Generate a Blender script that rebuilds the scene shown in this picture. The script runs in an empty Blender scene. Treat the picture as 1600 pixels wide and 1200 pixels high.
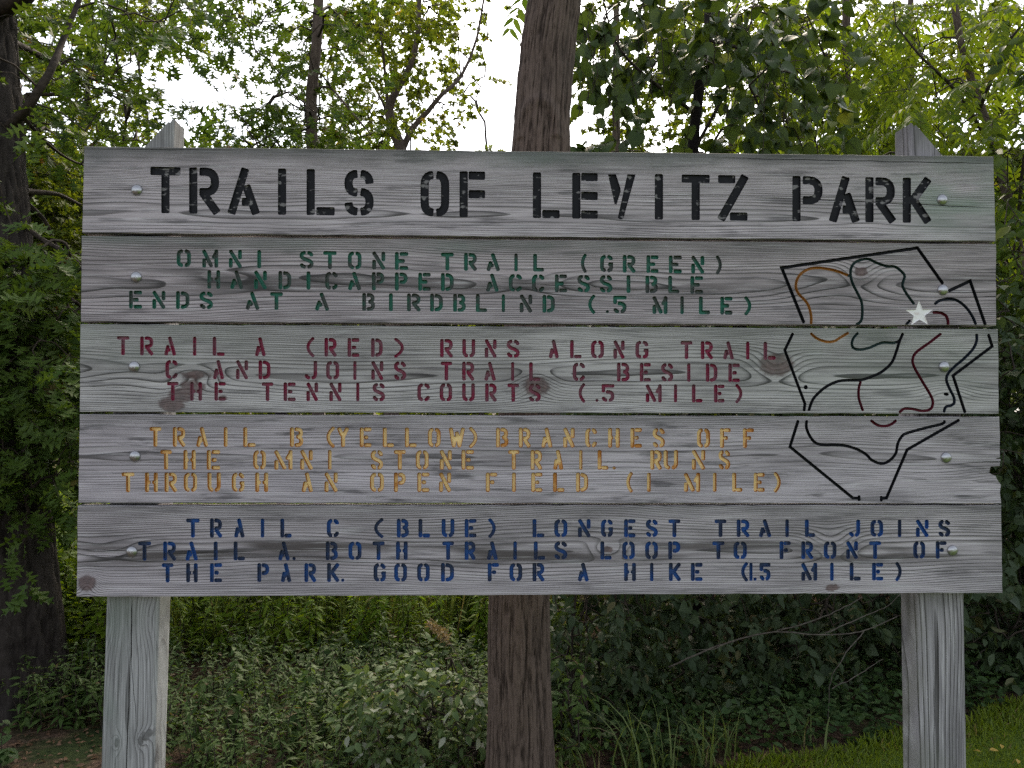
import bpy, math, random
import numpy as np
from mathutils import Vector, Matrix
from mathutils.geometry import delaunay_2d_cdt

R = math.radians
SC = bpy.context.scene
COL = SC.collection
rng = np.random.default_rng(11)
random.seed(5)

# ------------------------------------------------------------------ camera
F_PX = 1230.0                      # focal length in pixels of the 1600 px wide photograph
YAW, PITCH, ROLL = R(1.564), R(1.812), R(0.135)
CAM = np.array([-0.148, -2.082, 1.5])


def cam_axes():
    cy, sy, cp, sp = math.cos(YAW), math.sin(YAW), math.cos(PITCH), math.sin(PITCH)
    cr, sr = math.cos(ROLL), math.sin(ROLL)
    f = np.array([sy * cp, cy * cp, sp])
    r0 = np.array([cy, -sy, 0.0])
    u0 = np.cross(r0, f)
    return cr * r0 + sr * u0, -sr * r0 + cr * u0, f


AX_R, AX_U, AX_F = cam_axes()
cam_d = bpy.data.cameras.new('camera')
cam_d.sensor_width = 36.0
cam_d.lens = F_PX / 1600.0 * 36.0
cam_d.clip_start = 0.05
cam_d.clip_end = 2000.0
cam = bpy.data.objects.new('camera', cam_d)
COL.objects.link(cam)
m = Matrix.Identity(4)
for i in range(3):
    m[i][0], m[i][1], m[i][2], m[i][3] = AX_R[i], AX_U[i], -AX_F[i], CAM[i]
cam.matrix_world = m
SC.camera = cam

# ------------------------------------------------------------------ sky, sun, exposure
SUN_EL, SUN_AZ = R(44.0), R(9.0)          # azimuth from +Y towards +X
world = bpy.data.worlds.new("World")
SC.world = world
world.use_nodes = True
wt = world.node_tree
wt.nodes.clear()
sky = wt.nodes.new('ShaderNodeTexSky')
sky.sky_type = 'NISHITA'
sky.sun_disc = False
sky.sun_elevation = SUN_EL
sky.sun_rotation = SUN_AZ
sky.air_density = 1.0
sky.dust_density = 2.5
sky.ozone_density = 1.0
bg = wt.nodes.new('ShaderNodeBackground')
bg.inputs['Strength'].default_value = 0.15
wo = wt.nodes.new('ShaderNodeOutputWorld')
hsv = wt.nodes.new('ShaderNodeHueSaturation')      # thin high cloud greys the evening sky
hsv.inputs['Saturation'].default_value = 0.36
wt.links.new(sky.outputs[0], hsv.inputs['Color'])
wt.links.new(hsv.outputs[0], bg.inputs['Color'])
wt.links.new(bg.outputs[0], wo.inputs['Surface'])

sun_d = bpy.data.lights.new('sun', 'SUN')
sun_d.energy = 2.6
sun_d.angle = R(25.0)
sun_d.color = (1.0, 0.84, 0.64)
sun = bpy.data.objects.new('sun', sun_d)
COL.objects.link(sun)
sdir = Vector((math.sin(SUN_AZ) * math.cos(SUN_EL), math.cos(SUN_AZ) * math.cos(SUN_EL), math.sin(SUN_EL)))
sun.rotation_euler = sdir.to_track_quat('Z', 'Y').to_euler()
sun.location = (0, 0, 12)

SC.view_settings.view_transform = 'Standard'
SC.view_settings.look = 'None'
SC.view_settings.exposure = 1.28
SC.view_settings.gamma = 1.0
SC.cycles.use_denoising = False
SC.cycles.max_bounces = 6
SC.cycles.transparent_max_bounces = 4


# ------------------------------------------------------------------ pixel rays
def rays(px, py):
    px, py = np.asarray(px, float), np.asarray(py, float)
    d = AX_F[None] + ((px.ravel() - 800) / F_PX)[:, None] * AX_R[None] + (-(py.ravel() - 600) / F_PX)[:, None] * AX_U[None]
    return d


def at_y(px, py, y):
    """point(s) where the sight line through a photo pixel meets the upright plane at world y"""
    d = rays(px, py)
    t = (y - CAM[1]) / d[:, 1]
    return CAM[None] + d * t[:, None]


def at(px, py, dist):
    return at_y([px], [py], CAM[1] + dist)[0]


# ------------------------------------------------------------------ numpy noise
def _hash(ix, iy, seed):
    h = (ix.astype(np.int64) * 374761393 + iy.astype(np.int64) * 668265263 + seed * 974634541) & 0xFFFFFFFF
    h = ((h ^ (h >> 13)) * 1274126177) & 0xFFFFFFFF
    return ((h ^ (h >> 16)) & 0xFFFF) / 65535.0


def vnoise(x, y, seed=0, wrap=None):
    x, y = np.broadcast_arrays(np.asarray(x, float), np.asarray(y, float))
    ix, iy = np.floor(x), np.floor(y)
    fx, fy = x - ix, y - iy
    fx, fy = fx * fx * (3 - 2 * fx), fy * fy * (3 - 2 * fy)
    ix1 = ix + 1
    if wrap:
        ix, ix1 = ix % wrap, ix1 % wrap
    a, b = _hash(ix, iy, seed), _hash(ix1, iy, seed)
    c, d = _hash(ix, iy + 1, seed), _hash(ix1, iy + 1, seed)
    return (a * (1 - fx) + b * fx) * (1 - fy) + (c * (1 - fx) + d * fx) * fy


# ------------------------------------------------------------------ mesh builder
class MB:
    def __init__(self):
        self.v, self.f, self.m, self.n = [], [], [], 0

    def add(self, verts, faces, mat=0):
        verts = np.asarray(verts, float).reshape(-1, 3)
        if isinstance(faces, np.ndarray):
            self.f.append((faces + self.n, mat))
        else:
            by = {}
            for fc in faces:
                by.setdefault(len(fc), []).append(fc)
            for k, l in by.items():
                self.f.append((np.array(l, np.int64) + self.n, mat))
        self.v.append(verts)
        self.n += len(verts)

    def tube(self, path, radii, seg=6, mat=0, cap=False):
        path = np.asarray(path, float)
        n = len(path)
        radii = np.broadcast_to(np.asarray(radii, float), (n,))
        tan = np.gradient(path, axis=0)
        tan /= np.linalg.norm(tan, axis=1)[:, None] + 1e-9
        ref = np.array([0, 0, 1.0]) if abs(tan[0][2]) < 0.9 else np.array([1.0, 0, 0])
        s = np.cross(tan, ref)
        s /= np.linalg.norm(s, axis=1)[:, None] + 1e-9
        t = np.cross(s, tan)
        a = np.arange(seg) / seg * 2 * math.pi
        vs = path[:, None] + radii[:, None, None] * (np.cos(a)[None, :, None] * s[:, None] + np.sin(a)[None, :, None] * t[:, None])
        i = np.arange(n - 1)[:, None] * seg
        j = np.arange(seg)[None]
        j2 = (j + 1) % seg
        fs = np.stack([i + j, i + j2, i + seg + j2, i + seg + j], -1).reshape(-1, 4)
        self.add(vs.reshape(-1, 3), fs, mat)
        if cap:
            k = self.n - seg
            self.f.append((np.arange(k, k + seg)[None], mat))

    def build(self, name, mats, parent=None, smooth=True, origin=None):
        me = bpy.data.meshes.new(name)
        vs = np.concatenate(self.v) if self.v else np.zeros((0, 3))
        if origin is not None:
            vs = vs - np.asarray(origin)[None]
        loops = np.concatenate([f.ravel() for f, _ in self.f])
        tot = np.concatenate([np.full(len(f), f.shape[1]) for f, _ in self.f])
        mi = np.concatenate([np.full(len(f), mm) for f, mm in self.f])
        start = np.concatenate([[0], np.cumsum(tot)[:-1]])
        me.vertices.add(len(vs))
        me.vertices.foreach_set('co', vs.astype(np.float32).ravel())
        me.loops.add(len(loops))
        me.loops.foreach_set('vertex_index', loops.astype(np.int32))
        me.polygons.add(len(tot))
        me.polygons.foreach_set('loop_start', start.astype(np.int32))
        me.polygons.foreach_set('loop_total', tot.astype(np.int32))
        me.polygons.foreach_set('material_index', mi.astype(np.int32))
        me.polygons.foreach_set('use_smooth', np.full(len(tot), smooth))
        me.update(calc_edges=True)
        me.validate()
        for mm in (mats if isinstance(mats, (list, tuple)) else [mats]):
            me.materials.append(mm)
        o = bpy.data.objects.new(name, me)
        COL.objects.link(o)
        if origin is not None:
            o.location = origin
        if parent is not None:
            o.parent = parent
            o.matrix_parent_inverse = Matrix.Translation(-parent.location)
        return o


def tag(o, label=None, cat=None, group=None, kind=None):
    if label: o['label'] = label
    if cat: o['category'] = cat
    if group: o['group'] = group
    if kind: o['kind'] = kind
    return o


def empty(name, loc, label, cat, group=None):
    o = bpy.data.objects.new(name, None)
    o.empty_display_size = 0.1
    COL.objects.link(o)
    o.location = tuple(float(c) for c in loc)
    return tag(o, label, cat, group)


# ------------------------------------------------------------------ material helpers
class NT:
    def __init__(self, name):
        self.mat = bpy.data.materials.new(name)
        self.mat.use_nodes = True
        self.t = self.mat.node_tree
        self.t.nodes.clear()
        self.out = self.t.nodes.new('ShaderNodeOutputMaterial')

    def _set(self, sock, v):
        if isinstance(v, bpy.types.NodeSocket):
            self.t.links.new(v, sock)
        elif isinstance(v, (tuple, list)) and len(v) == 3 and sock.type == 'RGBA':
            sock.default_value = (*v, 1.0)
        else:
            sock.default_value = v

    def node(self, typ, outs=0, props=None, **ins):
        n = self.t.nodes.new(typ)
        for k, v in (props or {}).items():
            setattr(n, k, v)
        for k, v in ins.items():
            key = k.replace('_', ' ')
            self._set(n.inputs[key], v)
        return n.outputs[outs]

    def m(self, op, *a, clamp=False):
        n = self.t.nodes.new('ShaderNodeMath')
        n.operation = op
        n.use_clamp = clamp
        for i, v in enumerate(a):
            self._set(n.inputs[i], v)
        return n.outputs[0]

    def mix(self, f, a, b, typ='MIX'):
        n = self.t.nodes.new('ShaderNodeMix')
        n.data_type = 'RGBA'
        n.blend_type = typ
        n.clamp_factor = True
        self._set(n.inputs[0], f)
        self._set(n.inputs[6], a)
        self._set(n.inputs[7], b)
        return n.outputs[2]

    def step(self, v, lo, hi, a=0.0, b=1.0):
        n = self.t.nodes.new('ShaderNodeMapRange')
        n.interpolation_type = 'SMOOTHSTEP'
        for i, x in enumerate((v, lo, hi, a, b)):
            self._set(n.inputs[i], x)
        return n.outputs[0]

    def xyz(self, x, y, z):
        n = self.t.nodes.new('ShaderNodeCombineXYZ')
        for i, v in enumerate((x, y, z)):
            self._set(n.inputs[i], v)
        return n.outputs[0]

    def noise(self, vec, scale=1.0, detail=3.0, rough=0.5, dist=0.0, out=0):
        n = self.t.nodes.new('ShaderNodeTexNoise')
        self._set(n.inputs['Vector'], vec)
        n.inputs['Scale'].default_value = scale
        n.inputs['Detail'].default_value = detail
        n.inputs['Roughness'].default_value = rough
        n.inputs['Distortion'].default_value = dist
        return n.outputs[out]

    def objco(self):
        tc = self.t.nodes.new('ShaderNodeTexCoord')
        s = self.t.nodes.new('ShaderNodeSeparateXYZ')
        self.t.links.new(tc.outputs['Object'], s.inputs[0])
        return tc.outputs['Object'], s.outputs[0], s.outputs[1], s.outputs[2]

    def bump(self, h, strength=0.4, dist=0.002):
        return self.node('ShaderNodeBump', 0, Height=h, Strength=strength, Distance=dist)

    def principled(self, col, rough=0.8, normal=None, spec=0.3, metal=0.0):
        n = self.t.nodes.new('ShaderNodeBsdfPrincipled')
        self._set(n.inputs['Base Color'], col)
        self._set(n.inputs['Roughness'], rough)
        self._set(n.inputs['Metallic'], metal)
        self._set(n.inputs['Specular IOR Level'], spec)
        if normal is not None:
            self._set(n.inputs['Normal'], normal)
        return n.outputs[0]

    def done(self, sh):
        self.t.links.new(sh, self.out.inputs['Surface'])
        return self.mat


def wood(name, grain='x', hw=0.112, zc=0.0, seed=0.0, rings=9.0, wav=1.6, knots=(), cracks=(), band=0.5, dark=1.0, tint=(1, 1, 1), algae_and_patches=(), top_dirt=0.6, streak=0.0, kdark=(0.058, 0.034, 0.033), klight=(0.135, 0.083, 0.078)):
    """weathered grey softwood: growth rings are the contours of a height field over the board's face"""
    N = NT(name)
    _, x, y, z = N.objco()
    u, v = (x, z) if grain == 'x' else (z, x)
    S = seed
    ns = lambda su, sv, k, det=2.0, ro=0.5: N.noise(N.xyz(N.m('MULTIPLY', u, su), N.m('MULTIPLY', v, sv), N.m('ADD', N.m('MULTIPLY', y, 9.0), S + k)), 1.0, det, ro)
    wob = N.m('SUBTRACT', ns(1.1, 3.0, 0.0, 1.0), 0.5)
    low = N.m('SUBTRACT', ns(1.9, 9.0, 7.3, 2.0), 0.5)
    vv = N.m('SUBTRACT', N.m('ADD', v, N.m('MULTIPLY', wob, 0.075)), zc)
    t = N.m('DIVIDE', vv, hw)
    h = N.m('ADD', N.m('MULTIPLY', N.m('POWER', N.m('ABSOLUTE', t), 1.7), rings), N.m('MULTIPLY', low, wav))
    core = rim = None
    for (ku, kv, su, sv, amp, cr) in knots:
        du = N.m('DIVIDE', N.m('SUBTRACT', u, ku), su)
        dv = N.m('DIVIDE', N.m('SUBTRACT', v, kv), sv)
        d2 = N.m('ADD', N.m('MULTIPLY', du, du), N.m('MULTIPLY', dv, dv))
        h = N.m('ADD', h, N.m('MULTIPLY', N.m('EXPONENT', N.m('MULTIPLY', d2, -1.0)), amp))
        if cr > 0:
            jit = N.m('MULTIPLY', N.m('SUBTRACT', ns(30, 40, ku * 10, 2.0), 0.5), 0.30)
            jit2 = N.m('MULTIPLY', N.m('SUBTRACT', ns(70, 90, ku * 13, 2.0), 0.5), 0.45)
            dj = N.m('ADD', N.m('ADD', N.m('SQRT', d2), jit), jit2)
            c = N.step(dj, cr * 1.22, cr * 0.82)
            rg = N.m('MULTIPLY', c, N.step(dj, cr * 0.72, cr * 0.98))
            rim = rg if rim is None else N.m('MAXIMUM', rim, rg)
            core = c if core is None else N.m('MAXIMUM', core, c)
    ph = N.m('FRACT', h)
    # late wood builds up slowly and stops sharply
    line = N.m('MULTIPLY', N.step(ph, 0.50, 0.90), N.step(ph, 1.0, 0.94))
    thin = N.m('MULTIPLY', N.step(ph, 0.78, 0.93), N.step(ph, 1.0, 0.97))
    brk = ns(2.2, 26.0, 3.1, 2.0)
    line = N.m('MULTIPLY', line, N.step(brk, 0.25, 0.60, 0.45, 1.0))
    thin = N.m('MULTIPLY', thin, N.step(brk, 0.30, 0.58, 0.15, 1.0))
    fib = ns(7.0, 300.0, 1.7, 3.0, 0.6)
    fib2 = ns(3.0, 110.0, 5.9, 3.0, 0.6)
    blot = ns(2.6, 10.0, 11.0, 3.0, 0.55)
    strk = ns(5.0, 42.0, 17.0, 4.0, 0.6)
    light = (0.51 * tint[0], 0.458 * tint[1], 0.470 * tint[2])
    col = N.mix(N.step(blot, 0.3, 0.75), light, tuple(c * 0.60 for c in light))
    # heart band: broad brownish stain in the middle of the board
    hb = N.m('MULTIPLY', N.step(N.m('ABSOLUTE', t), 0.42, 0.10), N.step(ns(2.2, 16.0, 23.0, 2.0), 0.40, 0.60))
    col = N.mix(N.m('MULTIPLY', hb, band), col, (0.085, 0.073, 0.072))
    col = N.mix(N.m('MULTIPLY', line, 0.90 * dark), col, (0.095, 0.088, 0.088))
    col = N.mix(N.m('MULTIPLY', N.step(strk, 0.54, 0.68), 0.52 + streak), col, (0.085, 0.078, 0.084))
    col = N.mix(N.m('MULTIPLY', N.step(fib2, 0.55, 0.70), 0.40), col, (0.10, 0.098, 0.10))
    col = N.mix(N.m('MULTIPLY', N.step(fib, 0.50, 0.68), 0.42), col, (0.09, 0.088, 0.09))
    col = N.mix(N.m('MULTIPLY', N.step(fib, 0.48, 0.30), 0.42), col, (0.62, 0.61, 0.62))
    col = N.mix(N.m('MULTIPLY', thin, 0.95 * dark), col, (0.035, 0.032, 0.032))
    if core is not None:
        kc = N.mix(N.step(N.noise(N.xyz(x, y, z), 60.0, 3.0), 0.3, 0.7), kdark, klight)
        kc = N.mix(N.m('MULTIPLY', rim, 0.5), kc, (0.040, 0.030, 0.028))
        col = N.mix(N.m('MULTIPLY', core, 0.78), col, kc)
    if top_dirt:
        td = N.m('MULTIPLY', N.step(N.m('ADD', v, N.m('MULTIPLY', N.m('SUBTRACT', ns(6.0, 3.0, 31.0, 3.0), 0.5), 0.05)), hw * 0.62, hw * 1.06), top_dirt)
        col = N.mix(td, col, (0.085, 0.09, 0.085))
    for (au, av, ru, rv, amt, ac) in algae_and_patches:
        du = N.m('DIVIDE', N.m('SUBTRACT', u, au), ru)
        dv = N.m('DIVIDE', N.m('SUBTRACT', v, av), rv)
        d2 = N.m('ADD', N.m('MULTIPLY', du, du), N.m('MULTIPLY', dv, dv))
        a = N.m('MULTIPLY', N.m('EXPONENT', N.m('MULTIPLY', d2, -1.0)), N.step(ns(7.0, 14.0, 41.0, 3.0), 0.25, 0.7))
        col = N.mix(N.m('MULTIPLY', a, amt), col, ac)
    crk = None
    for (u0, v0, u1, v1, w) in cracks:
        tt = N.m('DIVIDE', N.m('SUBTRACT', u, u0), u1 - u0)
        line_v = N.m('ADD', N.m('MULTIPLY', tt, v1 - v0), v0)
        dd = N.m('ABSOLUTE', N.m('ADD', N.m('SUBTRACT', v, line_v), N.m('MULTIPLY', N.m('SUBTRACT', ns(12.0, 0.0, u0 * 7, 2.0), 0.5), 0.006)))
        taper = N.m('MULTIPLY', N.step(tt, 0.0, 0.25), N.step(tt, 1.02, 0.85))
        c = N.step(N.m('SUBTRACT', dd, N.m('MULTIPLY', taper, w)), 0.0004, -0.0004)
        crk = c if crk is None else N.m('MAXIMUM', crk, c)
    hh = N.m('SUBTRACT', N.m('MULTIPLY', fib, 0.5), N.m('ADD', N.m('MULTIPLY', fib2, -0.6), N.m('MULTIPLY', line, -0.5)))
    if crk is not None:
        col = N.mix(crk, col, (0.012, 0.011, 0.011))
        hh = N.m('SUBTRACT', hh, N.m('MULTIPLY', crk, 2.0))
    bm = N.bump(hh, 0.7, 0.0018)
    return N.done(N.principled(col, 0.82, bm, 0.25))


def paint(name, col, worn, wear=0.5, fade=None, su=14.0, sv=220.0, thr=(0.55, 0.66), fthr=(0.40, 0.60)):
    """old routed paint: flakes along the grain, patchy fading"""
    N = NT(name)
    _, x, y, z = N.objco()
    fl = N.noise(N.xyz(N.m('MULTIPLY', x, su * 3), 0.0, N.m('MULTIPLY', z, sv)), 1.0, 3.0, 0.6)
    big = N.noise(N.xyz(x, 0.0, z), 17.0, 2.0, 0.5)
    big2 = N.noise(N.xyz(x, 3.0, z), 46.0, 2.0, 0.5)
    c = col
    if fade:
        c = N.mix(N.step(big, *fthr), col, fade)
    f = N.m('ADD', N.m('MULTIPLY', fl, 0.55), N.m('MULTIPLY', big2, 0.45))
    c = N.mix(N.m('MULTIPLY', N.step(f, thr[0], thr[1]), wear), c, worn)
    return N.done(N.principled(c, 0.75, N.bump(fl, 0.3, 0.001), 0.25))


def leafmat(name, c0, c1, c2=None, p2=0.08, trans=0.38, rough=0.5, back=1.35):
    N = NT(name)
    g = N.t.nodes.new('ShaderNodeNewGeometry')
    rnd = g.outputs['Random Per Island']
    col = N.mix(rnd, c0, c1)
    _, x, y, z = N.objco()
    big = N.noise(N.xyz(x, y, z), 1.7, 2.0)
    col = N.mix(N.m('MULTIPLY', N.step(big, 0.35, 0.7), 0.5), col, c1)
    if c2:
        r2 = N.m('FRACT', N.m('MULTIPLY', rnd, 17.37))
        col = N.mix(N.step(r2, 1 - p2, 1 - p2 + 0.01), col, c2)
    pale = N.mix(0.22, col, (0.14, 0.18, 0.10))
    col2 = N.mix(g.outputs['Backfacing'], col, pale)
    pr = N.principled(col2, rough + 0.08, None, 0.22)
    tr = N.t.nodes.new('ShaderNodeBsdfTranslucent')
    tc = N.mix(1.0, col, (back * 1.25, back * 1.15, back * 0.5), 'MULTIPLY')
    N._set(tr.inputs['Color'], tc)
    mx = N.t.nodes.new('ShaderNodeMixShader')
    mx.inputs[0].default_value = trans
    N.t.links.new(pr, mx.inputs[1])
    N.t.links.new(tr.outputs[0], mx.inputs[2])
    return N.done(mx.outputs[0])


def set_ridge(o, rel):
    at_ = o.data.attributes.new('ridge', 'FLOAT', 'POINT')
    v = np.full(len(o.data.vertices), 0.5, np.float32)
    v[:len(rel)] = rel
    at_.data.foreach_set('value', v)


def barkmat(name, c0, c1, scale=1.0, bump=0.8, ridge=False):
    N = NT(name)
    _, x, y, z = N.objco()
    p = N.xyz(N.m('MULTIPLY', x, 26.0 * scale), N.m('MULTIPLY', y, 26.0 * scale), N.m('MULTIPLY', z, 8.0 * scale))
    n1 = N.noise(p, 1.0, 5.0, 0.6, 0.6)
    p2 = N.xyz(N.m('MULTIPLY', x, 95.0 * scale), N.m('MULTIPLY', y, 95.0 * scale), N.m('MULTIPLY', z, 38.0 * scale))
    n2 = N.noise(p2, 1.0, 4.0, 0.65)
    big = N.noise(N.xyz(x, y, z), 3.0, 2.0)
    f = N.m('ADD', N.m('MULTIPLY', n1, 0.6), N.m('MULTIPLY', n2, 0.4))
    if ridge:
        at_ = N.t.nodes.new('ShaderNodeAttribute')
        at_.attribute_name = 'ridge'
        f = N.m('ADD', N.m('MULTIPLY', f, 0.62), N.m('MULTIPLY', at_.outputs['Fac'], 0.38))
    col = N.mix(N.step(f, 0.34, 0.66), c0, c1)
    col = N.mix(N.m('MULTIPLY', N.step(big, 0.5, 0.75), 0.3), col, tuple(c * 0.6 + 0.02 for c in c1))
    col = N.mix(N.m('MULTIPLY', N.step(n2, 0.6, 0.75), 0.35), col, (0.16, 0.15, 0.135))
    return N.done(N.principled(col, 0.92, N.bump(f, bump, 0.012 / scale), 0.15))


def simplemat(name, c0, c1, scale=8.0, rough=0.85):
    N = NT(name)
    co, x, y, z = N.objco()
    n = N.noise(co, scale, 4.0, 0.6)
    return N.done(N.principled(N.mix(N.step(n, 0.3, 0.7), c0, c1), rough, N.bump(n, 0.3, 0.01), 0.2))


# ------------------------------------------------------------------ ground
def ground_h(x, y):
    x, y = np.asarray(x, float), np.asarray(y, float)
    far = np.clip((y - 6) / 30, 0, 1)
    return (vnoise(x * 0.35 + 50, y * 0.35 + 50, 3) - 0.5) * 0.10 + np.clip(x - 0.9, 0, 3) * 0.035 - far * far * 0.5 + (vnoise(x * 2.1, y * 2.1, 4) - 0.5) * 0.02


def make_ground():
    N = NT('forest_floor')
    co, x, y, z = N.objco()
    n1 = N.noise(co, 2.2, 4.0, 0.6)
    n2 = N.noise(co, 38.0, 4.0, 0.7)
    soil = N.mix(N.step(n2, 0.35, 0.7), (0.040, 0.026, 0.018), (0.13, 0.085, 0.060))
    moss = N.mix(N.step(n2, 0.3, 0.7), (0.016, 0.026, 0.010), (0.040, 0.055, 0.018))
    col = N.mix(N.step(n1, 0.45, 0.62), soil, moss)
    # mown turf in front of and to the right of the sign
    edge = N.m('ADD', N.m('SUBTRACT', N.m('ADD', N.m('MULTIPLY', x, 0.26), 1.03), y), N.m('MULTIPLY', N.m('SUBTRACT', n1, 0.5), 0.5))
    turf = N.mix(N.step(n2, 0.3, 0.7), (0.050, 0.085, 0.012), (0.085, 0.125, 0.020))
    lf = N.m('MULTIPLY', N.step(edge, -0.08, 0.12), N.step(x, -0.7, -0.2))
    col = N.mix(lf, col, turf)
    mat = N.done(N.principled(col, 0.95, N.bump(n2, 0.6, 0.02), 0.1))
    ax = np.concatenate([-np.geomspace(400, 8, 26), np.linspace(-7.6, 7.6, 90), np.geomspace(8, 400, 26)])
    ay = np.concatenate([-np.geomspace(400, 5, 22), np.linspace(-4.8, 9.6, 90), np.geomspace(10, 600, 30)])
    X, Y = np.meshgrid(ax, ay)
    Z = ground_h(X, Y)
    nx, ny = len(ax), len(ay)
    i, j = np.meshgrid(np.arange(nx - 1), np.arange(ny - 1))
    k = j * nx + i
    fs = np.stack([k, k + 1, k + nx + 1, k + nx], -1).reshape(-1, 4)
    b = MB()
    b.add(np.stack([X, Y, Z], -1).reshape(-1, 3), fs)
    tag(b.build('ground', mat), kind='structure')


make_ground()

# ------------------------------------------------------------------ the sign: routed lettering
def Q(p0, c, p1, n=6):
    return [tuple((1 - t) ** 2 * p0[k] + 2 * t * (1 - t) * c[k] + t * t * p1[k] for k in (0, 1)) for t in np.linspace(0, 1, n)]


A0, A1 = 0.43, 0.57
STEM = [(0, 0), (0, 1)]
O_L = Q((A0, 0), (0, 0), (0, .27)) + Q((0, .73), (0, 1), (A0, 1))
O_R = [(1 - x, y) for x, y in O_L]
TR_TIP = Q((A1, 0), (1, 0), (1, .26))
BR_TIP = Q((A1, 1), (1, 1), (1, .74))
BL_TIP = Q((A0, 1), (0, 1), (0, .76))
BOWL_P = [(.28, 0)] + Q((.55, 0), (1, 0), (1, .27)) + Q((1, .27), (1, .54), (.55, .54))[1:] + [(.28, .54)]


def glyph(ch, big, joined):
    if ch in 'I1': return [[(.5, 0), (.5, 1)]]
    if ch == 'T': return [[(0, 0), (1, 0)], [(.5, 0), (.5, 1)]]
    if ch == 'O': return [O_L, O_R]
    if ch == 'C': return [O_L, TR_TIP, BR_TIP]
    if ch == 'G': return [O_L, TR_TIP, Q((A1, 1), (1, 1), (1, .78)) + [(1, .56), (.66, .56)]]
    if ch == 'S':
        if big:
            return [Q((A0, 0), (0, 0), (0, .25)) + Q((0, .25), (0, .5), (A0, .5))[1:], Q((A1, .48), (1, .48), (1, .74)) + Q((1, .74), (1, 1), (A1, 1))[1:],
                    TR_TIP, BL_TIP]
        return [Q((A0, 0), (0, 0), (0, .22)) + Q((0, .22), (0, .40), (.5, .5))[1:] + Q((.5, .5), (1, .60), (1, .78))[1:] + Q((1, .78), (1, 1), (A1, 1))[1:], TR_TIP, BL_TIP]
    if ch == 'D': return [STEM, Q((.28, 0), (1, 0), (1, .32)) + Q((1, .68), (1, 1), (.28, 1))]
    if ch == 'P': return [STEM, BOWL_P]
    if ch == 'R': return [STEM, BOWL_P, [(.42, .54), (1, 1)]]
    if ch == 'B': return [STEM, [(.28, 0)] + Q((.5, 0), (.95, 0), (.95, .25)) + Q((.95, .25), (.95, .48), (.45, .48))[1:],
                          [(.45, .48)] + Q((.5, .48), (1, .5), (1, .76)) + Q((1, .76), (1, 1), (.5, 1))[1:] + [(.28, 1)]]
    if ch == 'E': return [STEM, [(.28, 0), (1, 0)], [(0 if joined else .28, .5), (.85 if not big else 1, .5)], [(.28, 1), (1, 1)]]
    if ch == 'F': return [STEM, [(.28, 0), (1, 0)], [(0 if joined else .28, .5), (.9 if not big else 1, .5)]]
    if ch == 'H': return [STEM, [(1, 0), (1, 1)], [(0, .5), (.42, .5)], [(.58, .5), (1, .5)]]
    if ch == 'L': return [STEM, [(0 if joined else .28, 1), (1, 1)]]
    if ch == 'M': return [[(0, .50), (0, 1)], [(.0, .02), (.56, .98)], [(1, 0), (1, 1)], [(1, .08), (.72, .50)]]
    if ch == 'N': return [[(0, .44), (0, 1)], [(0.02, .0), (.98, 1)], [(1, 0), (1, .54)]]
    if ch == 'A':
        if big: return [[(.52, 0), (-.04, 1)], [(.60, .34), (1.02, 1)], [(.40, .78), (.85, .78)]]
        return [[(.46, 0), (1, 1)], [(.26, .44), (0, 1)], [(.1, .74), (.56, .74)]]
    if ch == 'V' and not big: return [[(-.02, 0), (.33, .60)], [(1.0, 0), (.50, 1)]]
    if ch == 'W': return [[(-.02, 0), (.22, 1)], [(1.02, 0), (.72, 1)], [(.47, .12), (.72, 1)], [(.36, .42), (.22, 1)]]
    if ch == 'Y': return [[(0, 0), (.40, .42)], [(1, 0), (.5, .46), (.5, 1)]]
    if ch == 'Z': return [[(.0, 0), (.62, 0)], [(1.0, 0.0), (.02, 1)], [(.36, 1), (1, 1)]]
    if ch == 'U': return [[(0, 0)] + Q((0, .70), (0, 1), (A0, 1)), [(1, 0)] + Q((1, .70), (1, 1), (A1, 1))]
    if ch == 'J': return [[(1, 0)] + Q((1, .72), (1, 1), (A1, 1)), BL_TIP]
    if ch == 'K': return [STEM, [(1.0, 0), (.34, .48), (1.0, 1)]]
    if ch == '5': return [[(1, 0), (0, 0)], [(0, 0), (0, .46)], [(.26, .42)] + Q((.5, .42), (1, .42), (1, .70)) + Q((1, .70), (1, 1), (A1, 1))[1:], BL_TIP]
    if ch == '(': return [Q((1, -.04), (-1.0, .5), (1, 1.04), 10)]
    if ch == ')': return [Q((0, -.04), (2.0, .5), (0, 1.04), 10)]
    raise KeyError(ch)


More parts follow.
